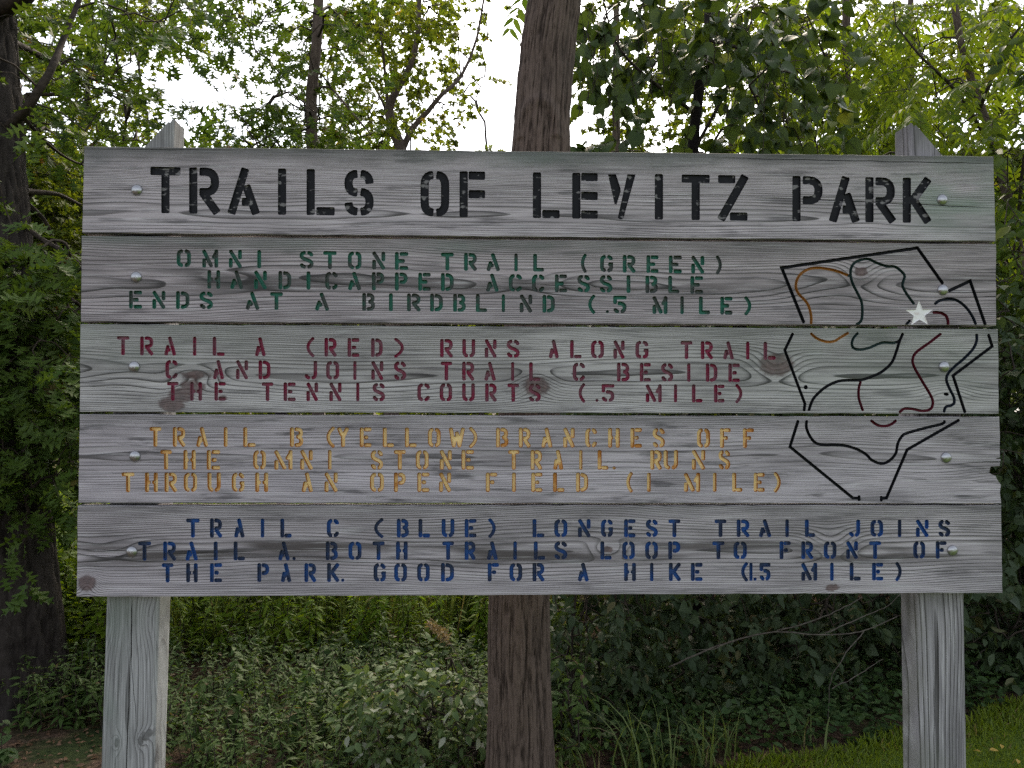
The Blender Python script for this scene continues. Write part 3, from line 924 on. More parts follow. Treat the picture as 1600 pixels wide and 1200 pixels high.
def make_post(x0, x1, depth, peak_right, ztop, mat, lean=0.0, label=None):
    y0 = THICK + 0.002
    r = 0.012
    cx, hx, hy = (x0 + x1) / 2, (x1 - x0) / 2, depth / 2
    sec = []
    for (sx, sy, a0) in ((1, 1, 0), (-1, 1, 90), (-1, -1, 180), (1, -1, 270)):
        for k in range(5):
            a = R(a0 + k * 22.5)
            sec.append((sx * (hx - r) + r * math.cos(a), sy * (hy - r) + r * math.sin(a)))
    n = len(sec)
    b = MB()
    rows = np.linspace(-0.25, 1.0, 40)
    vs = []
    cut = lambda x: ztop - (hx - x if peak_right else x + hx) * 1.15 - 0.012 * random.random()
    for t in rows:
        for (sx, sy) in sec:
            zt = cut(sx)
            zz = -0.3 + (zt + 0.3) * (t + 0.25) / 1.25
            vs.append((cx + sx + lean * (zz - 1.0), y0 + hy + sy, zz))
    fs = []
    for i in range(len(rows) - 1):
        for j in range(n):
            fs.append((i * n + j, i * n + (j + 1) % n, (i + 1) * n + (j + 1) % n, (i + 1) * n + j))
    fs.append(tuple((len(rows) - 1) * n + j for j in range(n)))
    b.add(vs, fs)
    o = b.build('post', mat, sign, smooth=False, origin=(cx, y0, 1.0))
    o['label'] = label
    return o


def post_knot(px, py, pcx, pcz, ru, rv, amp, core):
    p = at_y([px], [py], THICK)[0]
    return (float(p[2] - pcz), float(p[0] - pcx), ru / PX, rv / PX, amp, core)


lx0, lx1 = at_y([163], [1000], THICK)[0][0], at_y([246], [1000], THICK)[0][0]
rx0, rx1 = at_y([1436], [1000], THICK)[0][0], at_y([1510], [1000], THICK)[0][0]
lc, rc = (lx0 + lx1) / 2, (rx0 + rx1) / 2


def pv(px, py, c):
    p = at_y([px], [py], THICK)[0]
    return float(p[2] - 1.0), float(p[0] - c)


ztl = at_y([266], [180], THICK)[0][2].item()
ztr = at_y([1422], [186], THICK)[0][2].item()
WL = wood('left_post_wood', 'z', hw=0.075, zc=0.0, seed=130.0, rings=5.5, wav=1.0, band=0.1, dark=0.55, tint=(0.72, 0.80, 0.77), top_dirt=0, kdark=(0.07, 0.07, 0.068), klight=(0.15, 0.148, 0.143),
          knots=[post_knot(182, 1161, lc, 1.0, 13, 6, 2.4, .6), post_knot(219, 1158, lc, 1.0, 12, 7, 1.8, .6), post_knot(226, 1151, lc, 1.0, 10, 8, 1.0, .7), post_knot(233, 1145, lc, 1.0, 10, 8, 1.0, .6), post_knot(230, 968, lc, 1.0, 40, 16, 2.0, .0), post_knot(172, 975, lc, 1.0, 34, 12, 1.8, .0)],
          cracks=[(*pv(206, 930, lc), *pv(204, 1040, lc), .0014), (*pv(203, 1030, lc), *pv(196, 1230, lc), .0011), (*pv(204, 1030, lc), *pv(212, 1120, lc), .0006)],
          algae_and_patches=[(ztl - 1.02, .03, .09, .3, .8, (0.12, 0.115, 0.108)), (*pv(205, 950, lc), .06, .1, .6, (0.13, 0.15, 0.12)), (*pv(170, 1100, lc), .4, .05, .35, (0.22, 0.27, 0.23))])
WR = wood('right_post_wood', 'z', hw=0.066, zc=-0.02, seed=155.0, rings=5.0, wav=0.9, band=0.05, dark=0.95, tint=(0.66, 0.69, 0.71), top_dirt=0,
          cracks=[(*pv(1466, 960, rc), *pv(1466, 1040, rc), .0006), (*pv(1459, 1050, rc), *pv(1461, 1230, rc), .0007)],
          algae_and_patches=[(ztr - 1.02, -.03, .09, .3, .8, (0.12, 0.118, 0.112)), (*pv(1480, 940, rc), .02, .06, .7, (0.06, 0.06, 0.06)), (*pv(1425, 1100, rc), .6, .03, .6, (0.17, 0.17, 0.11)), (*pv(1460, 1190, rc), .04, .06, .4, (0.15, 0.16, 0.13))])  # includes a dark grey patch just below the bottom board
make_post(lx0, lx1, 0.088, True, ztl, WL, 0.014, 'left post with a long crack and dark knots, its top cut to a point')
make_post(rx0, rx1, 0.098, False, ztr, WR, 0.0, 'right post with straight vertical grain, its top cut to a point')

# ------------------------------------------------------------------ leaves
def leaf_template(half, fold=0.18, droop=0.12):
    """half: outline points (x, y) of the right half from base to tip; the left half mirrors it"""
    mid = [(0.0, y) for _, y in half]
    vs, fs = [], []
    n = len(half)
    for (x, y) in mid: vs.append((0, y, -droop * y * y))
    for (x, y) in half: vs.append((x, y, fold * x - droop * y * y))
    for (x, y) in half: vs.append((-x, y, fold * x - droop * y * y))
    for i in range(n - 1):
        for off, flip in ((n, False), (2 * n, True)):
            a, b, c, d = i, off + i, off + i + 1, i + 1
            q = (a, d, c, b) if flip else (a, b, c, d)
            fs.append(q)
    return np.array(vs), np.array(fs)


OAK = leaf_template([(.012, 0), (.03, .18), (.24, .26), (.26, .34), (.07, .36), (.10, .46), (.40, .60), (.37, .66), (.12, .62), (.12, .74), (.27, .88), (.09, .86), (.0, 1.02)], .25, .18)
MAPLE = leaf_template([(.015, 0), (.02, .16), (.40, .14), (.24, .34), (.50, .58), (.20, .56), (.12, .74), (.0, 1.0)], .25, .2)
HEART = leaf_template([(.0, .10), (.20, 0), (.42, .12), (.47, .34), (.38, .58), (.17, .84), (.0, 1.0)], .22, .25)
OVAL = leaf_template([(.012, 0), (.16, .16), (.26, .40), (.20, .68), (.0, 1.0)], .25, .25)
LANCE = leaf_template([(.008, 0), (.09, .25), (.10, .5), (.0, 1.0)], .25, .35)
LEAFLET = leaf_template([(.01, 0), (.15, .15), (.15, .45), (.0, 1.0)], .2, .3)
BLADE = leaf_template([(.03, 0), (.026, .35), (.018, .7), (.0, 1.0)], .4, .0)


def unit(a):
    return a / (np.linalg.norm(a, axis=-1, keepdims=True) + 1e-9)


def add_leaves(mb, tmpl, pos, axis, nrm, size, mat=0, wide=1.0):
    tv, tf = tmpl
    pos, axis, nrm = np.asarray(pos, float), unit(np.asarray(axis, float)), np.asarray(nrm, float)
    size = np.broadcast_to(np.asarray(size, float), (len(pos),))
    z = unit(nrm - (nrm * axis).sum(1)[:, None] * axis)
    x = np.cross(axis, z)
    v = pos[:, None] + size[:, None, None] * (tv[None, :, 0:1] * wide * x[:, None] + tv[None, :, 1:2] * axis[:, None] + tv[None, :, 2:3] * z[:, None])
    n = len(tv)
    f = (np.arange(len(pos)) * n)[:, None, None] + tf[None]
    mb.add(v.reshape(-1, 3), f.reshape(-1, tf.shape[1]), mat)


def rvec(n, s=1.0):
    return rng.normal(0, s, (n, 3))


class Skel:
    """branch skeleton that reaches for foliage targets, nearest first"""
    def __init__(self, path, r0, r1):
        path = np.asarray(path, float)
        self.p = [q for q in path]
        self.par = [-1] + list(range(len(path) - 1))
        self.fix = list(np.linspace(r0, r1, len(path)))
        self.chains = []

    def limb(self, path, r0, r1):
        path = np.asarray(path, float)
        P = np.array(self.p)
        k = int(np.argmin(((P - path[0]) ** 2).sum(1)))
        ids = [k]
        for q, r in zip(path, np.linspace(r0, r1, len(path))):
            self.p.append(q); self.par.append(ids[-1]); self.fix.append(r); ids.append(len(self.p) - 1)
        self.chains.append(ids)

    def reach(self, targets, down=0.25, wig=0.05, step=0.22):
        T = np.asarray(targets, float)
        P = np.array(self.p)
        d = np.array([((P - t) ** 2).sum(1).min() for t in T])
        dirs = np.zeros_like(T)
        for i in np.argsort(d):
            t = T[i]
            P = np.array(self.p)
            dd = np.linalg.norm(P - t, axis=1) + down * np.maximum(0, P[:, 2] - t[2] + 0.1)
            k = int(np.argmin(dd))
            a = P[k]
            L = np.linalg.norm(t - a)
            n = max(2, int(L / step) + 1)
            tt = np.linspace(0, 1, n + 1)[1:]
            bow = np.array([0, 0, 1.0]) * 0.16 * L
            ids = [k]
            for q in tt:
                w = rng.normal(0, wig * min(L, 1), 3) * (1 if q < 1 else 0)
                self.p.append(a + (t - a) * q + bow * math.sin(q * math.pi) + w)
                self.par.append(ids[-1]); self.fix.append(0); ids.append(len(self.p) - 1)
            self.chains.append(ids)
            dirs[i] = unit((self.p[-1] - self.p[ids[-2]])[None])[0]
        return dirs

    def emit(self, mb, mat, rt=0.0022, pw=0.5, rmax=0.06, seg=5):
        n = len(self.p)
        cnt = np.ones(n)
        for i in range(n - 1, 0, -1):
            if self.par[i] >= 0: cnt[self.par[i]] += cnt[i] * 0.5 if self.fix[i] else cnt[i]
        rad = np.minimum(rt * (cnt / 2) ** pw, rmax)
        rad = np.where(np.array(self.fix) > 0, np.array(self.fix), rad)
        P = np.array(self.p)
        for ids in self.chains:
            r = rad[ids].copy()
            r[0] = min(r[0], r[1] * 1.3)
            mb.tube(P[ids], r, seg if r.max() > 0.008 else 4, mat)


def sprays(mb, T, dirs, tmpl, size, n=12, L=0.35, flat=0.35, droop=0.35, mat=0, twig=None, spread=0.9, szv=0.25, up=1.0):
    """a leafy twig at every target: leaves alternate along it, lying roughly level and hanging a little"""
    pos, ax, nr, sz = [], [], [], []
    for t, d in zip(T, dirs):
        dv = d + rng.normal(0, 0.55, 3)
        dv[2] = dv[2] * flat - droop * 0.4
        dv = dv / np.linalg.norm(dv)
        l = L * rng.uniform(0.6, 1.3)
        s = np.sort(rng.uniform(0.0, 1.0, n))
        P = t[None] + dv[None] * (s * l)[:, None] + np.array([0, 0, -1.0])[None] * (droop * l * 0.5 * s * s)[:, None] + rvec(n, 0.02 * l)
        side = np.cross(dv, [0, 0, 1.0])
        side /= np.linalg.norm(side) + 1e-9
        sg = np.where(np.arange(n) % 2 == 0, 1.0, -1.0)
        a = dv[None] * 0.6 + side[None] * sg[:, None] * spread + rvec(n, 0.42) + np.array([0, 0, -droop])[None]
        pos.append(P); ax.append(a)
        nr.append(np.array([0, 0, up])[None] + rvec(n, 0.5))
        sz.append(size * rng.uniform(1 - szv, 1 + szv, n))
        if twig is not None:
            q = np.linspace(0, 1, 4)
            mb.tube(t[None] + dv[None] * (q * l)[:, None] + np.array([0, 0, -1.0])[None] * (droop * l * 0.5 * q * q)[:, None], [0.0022, 0.0018, 0.0013, 0.0008], 3, twig)
    add_leaves(mb, tmpl, np.concatenate(pos), np.concatenate(ax), np.concatenate(nr), np.concatenate(sz), mat)


def compound(mb, T, dirs, size, pairs=8, L=0.42, mat=0, twig=None, nper=2):
    """pinnate leaves: a drooping rachis with paired leaflets"""
    pos, ax, nr, sz = [], [], [], []
    for t, d in zip(T, dirs):
        for _ in range(nper):
            dv = d * 0.6 + rng.normal(0, 0.6, 3)
            dv[2] = dv[2] * 0.35 - 0.05
            dv /= np.linalg.norm(dv)
            l = L * rng.uniform(0.7, 1.25)
            s = np.linspace(0.18, 1.0, pairs)
            dr = rng.uniform(0.25, 0.6)
            C = t[None] + dv[None] * (s * l)[:, None] - np.array([0, 0, 1.0])[None] * (dr * l * s * s)[:, None]
            side = np.cross(dv, [0, 0, 1.0]); side /= np.linalg.norm(side)
            tang = dv[None] - np.array([0, 0, 1.0])[None] * (2 * dr * s)[:, None]
            for sg in (1, -1):
                pos.append(C); ax.append(side[None] * sg + 0.45 * tang + np.array([0, 0, -0.35])[None] + rvec(pairs, 0.1))
                nr.append(np.cross(side, tang) * 1.0 + rvec(pairs, 0.25))
                sz.append(size * (0.65 + 0.6 * np.sin(s * 2.6)) * rng.uniform(0.85, 1.1, pairs))
            if twig is not None:
                q = np.linspace(0, 1, 5)
                mb.tube(t[None] + dv[None] * (q * l)[:, None] - np.array([0, 0, 1.0])[None] * (dr * l * q * q)[:, None], np.linspace(0.0022, 0.0007, 5), 3, twig)
    add_leaves(mb, LEAFLET, np.concatenate(pos), np.concatenate(ax), np.concatenate(nr), np.concatenate(sz), mat)


# ------------------------------------------------------------------ foliage density, read off the photograph in 40 px cells
TOP = ["7777888765247888876676" + "788999999887688888"[:18],
       "7777876531367567556432" + "787899999988886688",
       "6777742211365455456322" + "788888889988888878",
       "6777630011255455346433" + "677767788899998887",
       "7788753223566566543455" + "556555678999998767",
       "7888853336776763233323" + "566665678999998667"]
TOP = [r[:40].ljust(40, '8') for r in TOP]


KD = 2.5


def cell_targets(c0, c1, r0, r1, leaf_px, per, dmin, dmax, k=1.0, dens=None, y0=0, sub=0):
    """targets for leafy twigs in a block of cells; enough of them that the leaves cover the share the cell asks for"""
    out = []
    for r in range(r0, r1):
        for c in range(c0, c1):
            if dens is not None: dn = dens
            else: dn = max(0, int(TOP[min(max(r, 0), 5)][min(max(c, 0), 39)]) - sub)
            if r < 0 and dens is None: dn = max(dn - 1, 4)
            layers = -math.log(1 - min(dn, 9.4) / 10.0)
            n = layers * k * KD * (1.0 if r >= 0 else 0.12) * 1600.0 / (leaf_px * per)
            n = int(n) + (rng.random() < n - int(n))
            for _ in range(n):
                out.append(at((c + rng.random()) * 40, (r + rng.random()) * 40 + y0, rng.uniform(dmin, dmax)))
    return np.array(out).reshape(-1, 3)


def lpx(size, dist, fill=0.24):
    return (size * F_PX / dist) ** 2 * fill


def wpath(pts, n=24):
    """pixel waypoints (x, y, dist) -> smooth 3-D path"""
    P = [at(*p) for p in pts]
    return np.array(smooth(P, max(2, n // len(P))))


def trunk_mesh(mb, path, radii, seg, mat, ridge=0.0, freq=10, rowstep=None, seed=0, flare=None):
    path = np.asarray(path, float)
    L = np.concatenate([[0], np.cumsum(np.linalg.norm(np.diff(path, axis=0), axis=1))])
    n = int(L[-1] / (rowstep or 0.05)) + 2
    s = np.linspace(0, L[-1], n)
    P = np.stack([np.interp(s, L, path[:, i]) for i in range(3)], 1)
    rr = np.interp(s, L, radii)
    a = np.arange(seg) / seg * 2 * math.pi
    A, S = np.meshgrid(a, s)
    w = 1 + 0.05 * np.sin(2 * A + 1.3 + seed) + 0.035 * np.sin(3 * A + S * 1.1) + 0.03 * np.sin(S * 4 + A)
    Rm = rr[:, None] * w
    if flare: Rm = Rm * (1 + flare * np.exp(-S / 0.22) * (1 + 0.35 * np.sin(5 * A + seed)))
    rel = np.full(A.shape, 0.5)
    if ridge:
        ua = A / (2 * math.pi) * freq
        wv = (vnoise(S * 5, ua * 0.7, seed + 1) - 0.5) * 1.1
        v1 = np.abs(vnoise(ua + wv, S * 4.2, seed + 2, freq) * 2 - 1)
        v2 = np.abs(vnoise(ua * 2 + wv * 2, S * 11.0, seed + 3, freq * 2) * 2 - 1)
        v3 = vnoise(ua * 4, S * 45, seed + 4, freq * 4)
        rel = np.minimum(v1 * 2.0, 1.0) * 0.6 + np.minimum(v2 * 1.8, 1) * 0.45 + v3 * 0.3
        Rm = Rm + ridge * (rel - 0.6)
        rel = rel / 1.35
    vs = np.stack([P[:, 0:1] + Rm * np.cos(A), P[:, 1:2] + Rm * np.sin(A), np.broadcast_to(P[:, 2:3], A.shape)], -1)
    i = np.arange(n - 1)[:, None] * seg
    j = np.arange(seg)[None]
    j2 = (j + 1) % seg
    mb.add(vs.reshape(-1, 3), np.stack([i + j, i + j2, i + seg + j2, i + seg + j], -1).reshape(-1, 4), mat)
    return rel.ravel()


# materials
BARK_OAK = barkmat('oak_bark', (0.014, 0.011, 0.010), (0.042, 0.035, 0.031), 1.0, 0.9, True)
BARK_WAL = barkmat('furrowed_bark', (0.028, 0.020, 0.016), (0.122, 0.090, 0.074), 1.9, 0.7, True)
BARK_THIN = barkmat('young_bark', (0.055, 0.040, 0.032), (0.140, 0.105, 0.085), 1.6, 0.4)
TWIG = simplemat('twig_bark', (0.022, 0.017, 0.013), (0.055, 0.042, 0.033), 30)
DEADTWIG = simplemat('dead_twig_bark', (0.060, 0.050, 0.042), (0.12, 0.105, 0.09), 40)
L_OAK = leafmat('oak_leaf', (0.040, 0.082, 0.012), (0.074, 0.120, 0.018), (0.12, 0.065, 0.02), 0.015, 0.36)
L_YEL = leafmat('yellow_green_leaf', (0.072, 0.112, 0.010), (0.115, 0.145, 0.016), (0.22, 0.17, 0.02), 0.02, 0.5)  # yellow-green leaf colour of the forked tree and every other far tree
L_GRAPE = leafmat('vine_leaf', (0.022, 0.044, 0.010), (0.045, 0.072, 0.014), (0.11, 0.13, 0.02), 0.03, 0.24, 0.42)
L_SUMAC = leafmat('sumac_leaf', (0.066, 0.120, 0.008), (0.115, 0.160, 0.014), (0.34, 0.24, 0.02), 0.006, 0.5)
L_FAR = leafmat('far_leaf', (0.060, 0.098, 0.010), (0.105, 0.135, 0.016), None, 0, 0.5)
L_SHRUB = leafmat('thicket_leaf', (0.022, 0.042, 0.016), (0.052, 0.076, 0.036), (0.10, 0.095, 0.04), 0.03, 0.28, 0.45)
L_WEED = leafmat('weed_leaf', (0.085, 0.165, 0.010), (0.140, 0.205, 0.016), (0.18, 0.15, 0.04), 0.03, 0.42)
L_MUG = leafmat('mugwort_leaf', (0.045, 0.088, 0.020), (0.082, 0.130, 0.036), (0.13, 0.10, 0.05), 0.04, 0.35)
L_PALE = leafmat('bramble_leaf', (0.05, 0.090, 0.028), (0.095, 0.140, 0.055), (0.26, 0.28, 0.22), 0.12, 0.25)
L_GRASS = leafmat('grass_blade', (0.11, 0.170, 0.010), (0.16, 0.21, 0.018), (0.22, 0.18, 0.07), 0.05, 0.4)
L_TUFT = leafmat('tall_grass', (0.085, 0.130, 0.030), (0.15, 0.19, 0.055), (0.22, 0.18, 0.10), 0.06, 0.3)
L_IVY = leafmat('ground_ivy_leaf', (0.030, 0.065, 0.018), (0.055, 0.098, 0.030), None, 0, 0.3)
L_LITTER = leafmat('leaf_litter', (0.075, 0.042, 0.024), (0.15, 0.088, 0.052), None, 0, 0.15)
L_DRY = leafmat('dry_leaf', (0.30, 0.17, 0.035), (0.42, 0.30, 0.06), None, 0, 0.2)
L_PLUME = leafmat('dry_plume', (0.17, 0.12, 0.07), (0.28, 0.21, 0.13), None, 0, 0.25)

# ------------------------------------------------------------------ big oak at the left edge
def gz(p, dz=-0.05):
    q = np.array(p, float)
    q[2] = ground_h(q[0], q[1]) + dz
    return q


D_OAK = 4.05
base = gz(at(-4, 1120, D_OAK))
oak = empty('oak_tree', base + (0, 0, 0.05), 'large dark oak with deeply lobed leaves at the left edge beside the sign', 'tree')
tp = [base] + [at(x, y, D_OAK) for x, y in ((-4, 900), (-14, 600), (-30, 300), (-40, 100), (-46, -200), (-36, -700), (-16, -1300))]
tp = np.array(smooth(tp, 5))
b = MB()
rl = trunk_mesh(b, tp, np.linspace(0.262, 0.13, len(tp)), 140, 0, 0.016, 34, 0.018, 5, 0.22)
set_ridge(b.build('trunk', BARK_OAK, oak, origin=base), rl)
sk = Skel(tp[4:], 0.2, 0.1)
sk.limb(wpath([(-5, 215, 4.05), (30, 182, 3.95), (55, 150, 3.9), (82, 104, 3.95), (100, 60, 4.1), (140, -40, 4.3)]), 0.030, 0.012)
sk.limb(wpath([(-20, 10, 4.05), (15, 2, 3.9), (45, -22, 3.8), (90, -90, 3.8), (160, -200, 4.0)]), 0.075, 0.03)
sk.limb(wpath([(5, 60, 4.1), (50, 80, 4.5), (95, 105, 4.9), (150, 125, 5.3), (220, 150, 5.6)]), 0.022, 0.007)
sk.limb(wpath([(20, 296, 4.1), (50, 300, 4.3), (90, 304, 4.5), (126, 320, 4.8)]), 0.022, 0.008)
sk.limb(wpath([(40, 315, 4.3), (70, 345, 4.4), (90, 385, 4.5), (120, 410, 4.7)]), 0.014, 0.005)
sk.limb(wpath([(10, 330, 4.1), (60, 370, 4.0), (110, 400, 3.9), (150, 440, 4.0)]), 0.016, 0.006)
sk.limb(wpath([(-10, 120, 4.1), (60, 210, 4.6), (110, 250, 5.0), (160, 265, 5.4)]), 0.014, 0.005)
sk.limb(wpath([(-30, -150, 4.05), (60, -120, 4.4), (180, -80, 4.8), (300, -60, 5.2), (420, -70, 5.6)]), 0.05, 0.012)
SZ = 0.092
T = np.concatenate([cell_targets(-3, 8, -4, 6, lpx(SZ, 5.2), 11, 3.9, 6.6, 0.85),
                    cell_targets(8, 11, -4, 2, lpx(SZ, 5.5), 11, 4.6, 6.6, 0.6),
                    cell_targets(-2, 3, 0, 10, lpx(SZ, 4.0), 11, 3.55, 4.0, 1.0, 8.8, 372),
                    cell_targets(-2, 2, 0, 9, lpx(SZ, 3.8), 11, 3.5, 3.8, 0.6, 3.6, 20),
                    cell_targets(3, 6, 0, 9, lpx(SZ, 4.3), 11, 3.9, 4.6, 0.8, 6.5, 380),
                    np.array([at(45, 800, 3.72), at(52, 830, 3.7), at(38, 850, 3.72), at(60, 815, 3.74)])])
dirs = sk.reach(T)
b = MB()
sprays(b, T, dirs, OAK, SZ, 11, 0.30, 0.4, 0.35, 0, 1)
sk.emit(b, 1, 0.0022, 0.48, 0.03)
b.build('crown', [L_OAK, TWIG], oak, origin=base)

# ------------------------------------------------------------------ slim trees in the middle distance
def mid_tree(name, label, dist, tpts, r0, r1, blocks, leafm, tmpl, size, n, forks=(), group=None, bark=None, L=0.42, rt=0.003):
    path = wpath(tpts, 30)
    bz = gz(path[0])
    path = np.concatenate([[bz], path[1:]])
    t = empty(name, bz + (0, 0, 0.05), label, 'tree', group)
    b = MB()
    trunk_mesh(b, path, np.linspace(r0, r1, len(path)), 36, 0, r0 * 0.06, 18, 0.06, int(dist * 7), 0.25)
    s = Skel(path[3:], r0 * 0.9, r1)
    for f, a, c in forks:
        fp = wpath(f, 18)
        s.limb(fp, a, c)
    nl = len(s.chains)
    Pn = np.array(s.p)
    for ids in s.chains[:nl]:
        b.tube(Pn[ids], np.linspace(s.fix[ids[1]], s.fix[ids[-1]], len(ids)), 9, 0)
    b.build('trunk', bark or BARK_THIN, t, origin=bz)
    s.chains = []
    T = np.concatenate(blocks)
    d = s.reach(T, step=0.35)
    b = MB()
    sprays(b, T, d, tmpl, size, n, L, 0.4, 0.3, 0, 1)
    s.emit(b, 1, rt, 0.45, 0.03)
    b.build('crown', [leafm, TWIG], t, origin=bz)
    return t


D2 = 6.2
mid_tree('slender_tree', 'slender leaning tree whose bare brown trunk rises above the word TRAILS', D2,
         [(508, 985, D2), (502, 900, D2), (496, 600, D2), (488, 235, D2), (487, 150, D2), (494, 80, D2), (497, 20, D2), (500, -120, D2), (510, -350, D2)], 0.048, 0.034,
         [cell_targets(8, 14, 0, 6, lpx(.080, D2), 13, 5.6, 7.2, 1.0), cell_targets(9, 15, -6, 0, lpx(.080, D2), 13, 5.6, 7.2, 0.5, 6.5),
          cell_targets(9, 14, 6, 12, lpx(.080, D2), 13, 5.6, 7.0, 0.5, 5)], L_OAK, OAK, 0.082, 13,
         [([(487, 140, D2), (505, 136, D2), (520, 140, 6.1), (545, 170, 6.0), (580, 210, 5.9)], 0.015, 0.005), ([(490, 180, D2), (460, 165, 6.3), (440, 150, 6.4)], 0.010, 0.004)])
D3 = 10.0
mid_tree('forked_tree', 'forked grey tree behind the board between the words TRAILS and OF', D3,
         [(615, 965, D3), (612, 800, D3), (614, 500, D3), (630, 300, D3), (628, 236, D3), (616, 205, D3), (607, 172, D3), (620, 140, D3), (640, 105, D3), (652, 60, D3), (655, 0, D3), (660, -150, D3)], 0.10, 0.018,
         [cell_targets(13, 18, 0, 6, lpx(.09, D3), 13, 9.0, 11.5, 0.95), cell_targets(13, 20, -6, 0, lpx(.09, D3), 13, 9, 11.5, 0.5, 6.5),
          cell_targets(13, 20, 6, 12, lpx(.09, D3), 13, 9.2, 11.5, 0.5, 5)], L_YEL, MAPLE, 0.095, 13,
         [([(628, 236, D3), (645, 200, D3), (668, 175, D3), (690, 148, D3), (720, 120, 10.2), (745, 60, 10.4), (760, -30, 10.5)], 0.046, 0.012),
          ([(606, 170, D3), (602, 120, D3), (597, 70, 9.8), (589, 10, 9.8), (580, -60, 9.8)], 0.024, 0.010), ([(605, 235, D3), (606, 205, D3), (600, 165, D3), (575, 120, 9.8)], 0.03, 0.01)])
mid_tree('young_tree', 'short dark trunk standing in the weeds below the sign, nearest to the left post', 5.4,
         [(448, 1010, 5.4), (447, 930, 5.4), (440, 700, 5.4), (432, 450, 5.5), (428, 330, 5.6), (424, 262, 5.6)], 0.056, 0.012,
         [cell_targets(9, 13, 4, 8, lpx(.08, 5.5), 13, 5.1, 6.2, 0.5), cell_targets(9, 13, 6, 10, lpx(.08, 5.5), 13, 5.1, 6.2, 0.5, 6)], L_OAK, OAK, 0.08, 13, bark=BARK_OAK)

# ------------------------------------------------------------------ big walnut right behind the sign
D_W = 3.08
wb = at(812, 1330, D_W)
wb = gz(wb)
wal = empty('walnut_tree', wb + (0, 0, 0.05), 'tall furrowed trunk standing straight behind the middle of the sign', 'tree')
wp = [wb] + [at(x, y, D_W) for x, y in ((811, 1150), (810, 950), (822, 700), (838, 400), (845, 235), (850, 150), (858, 60), (866, 0), (880, -150), (905, -500), (920, -1100))]
wp = np.array(smooth(wp, 6))
hz = wp[:, 2]
wr = np.interp(hz, [0, 0.3, 0.9, 2.2, 2.45, 2.62, 2.75, 3.1, 4.5], [0.136, 0.123, 0.117, 0.121, 0.118, 0.111, 0.110, 0.107, 0.09])
b = MB()
rl = trunk_mesh(b, wp, wr, 300, 0, 0.008, 64, 0.007, 9, 0.1)
# healed branch scar: an arched ridge on the side facing the sign
sc = at(838, 205, D_W)
V = b.v[0]
dx, dz_ = V[:, 0] - sc[0], V[:, 2] - sc[2]
front = V[:, 1] < wp[:, 1].mean()
arch = np.exp(-((np.sqrt((dx / 0.075) ** 2 + ((dz_ + 0.03) / 0.11) ** 2) - 1.0) / 0.22) ** 2) * (dz_ > -0.06)
inner = np.exp(-((dx / 0.05) ** 2 + (dz_ / 0.09) ** 2))
V[front, 1] -= (0.014 * arch[front] + 0.006 * inner[front])
set_ridge(b.build('trunk', BARK_WAL, wal, origin=wb), rl)
sk = Skel(wp[30:], 0.1, 0.08)
T = np.concatenate([cell_targets(17, 20, -1, 1, lpx(.08, 3.6), 24, 3.4, 4.2, 0.75, 6.5), cell_targets(14, 30, -8, -1, lpx(.08, 3.6), 24, 3.2, 5, 0.45, 6)])
d = sk.reach(T)
b = MB()
compound(b, T, d, 0.085, 8, 0.36, 0, 1, 1)
sk.emit(b, 1, 0.0025, 0.45, 0.02)
b.build('crown', [L_OAK, TWIG], wal, origin=wb)

# ------------------------------------------------------------------ heart-leaved tree hung with vines, right of the walnut
D_V = 4.9
vp = wpath([(1090, 1100, D_V), (1085, 900, D_V), (1075, 500, D_V), (1082, 240, D_V), (1095, 120, D_V), (1110, 0, D_V), (1120, -300, D_V)], 30)
vb = gz(vp[0])
vp[0] = vb
vt = empty('heart_leaved_tree', vb + (0, 0, 0.05), 'dark tree with big heart-shaped leaves hanging above LEVITZ, right of the furrowed trunk', 'tree')
b = MB()
trunk_mesh(b, vp, np.linspace(0.05, 0.022, len(vp)), 30, 0, 0.003, 14, 0.06, 3, 0.2)
b.build('trunk', BARK_OAK, vt, origin=vb)
sk = Skel(vp[3:], 0.045, 0.02)
for f in ([(1082, 240, 4.9), (1130, 150, 4.8), (1160, 70, 4.7), (1200, -40, 4.7)], [(1090, 180, 4.9), (1010, 120, 4.7), (960, 60, 4.6), (930, -60, 4.6)], [(1100, 60, 4.9), (1190, 90, 4.8), (1215, 150, 4.8), (1240, 220, 4.9)],
          [(1075, 420, 4.9), (1180, 330, 5), (1280, 250, 5)], [(1075, 420, 4.9), (960, 330, 4.8), (910, 260, 4.7)]):
    sk.limb(wpath(f, 16), 0.013, 0.004)
T = np.concatenate([cell_targets(22, 27, -1, 3, lpx(.076, 4.6, .36), 10, 4.0, 5.2, 0.8, None, 0, 1), cell_targets(27, 32, -1, 6, lpx(.076, 4.6, .36), 10, 4.0, 5.2, 0.62, None, 0, 1), cell_targets(22, 27, 3, 6, lpx(.076, 4.6, .36), 10, 4.1, 5.2, 0.45, None, 0, 1),
                    cell_targets(22, 33, -6, -1, lpx(.076, 4.6, .36), 10, 4.0, 5.4, 0.6, 7), cell_targets(22, 36, 6, 16, lpx(.076, 4.6, .36), 10, 4.2, 5.2, 0.5, 6.5)])
d = sk.reach(T, 0.0)
b = MB()
sprays(b, T, d, HEART, 0.076, 10, 0.38, 0.3, 0.75, 0, 1, 0.7, 0.4, 0.6)
sk.emit(b, 1, 0.0024, 0.42, 0.014)
for i in range(46):       # vine stems hanging down through the leaves
    a = at(rng.uniform(905, 1250), rng.uniform(-60, 120), rng.uniform(4.0, 4.9))
    l = rng.uniform(0.3, 0.8)
    q = np.linspace(0, 1, 7)
    w = np.cumsum(rng.normal(0, 0.018, (7, 3)), 0)
    b.tube(a[None] + w - np.array([0, 0, 1.0])[None] * (q * l)[:, None], 0.0022, 4, 1)
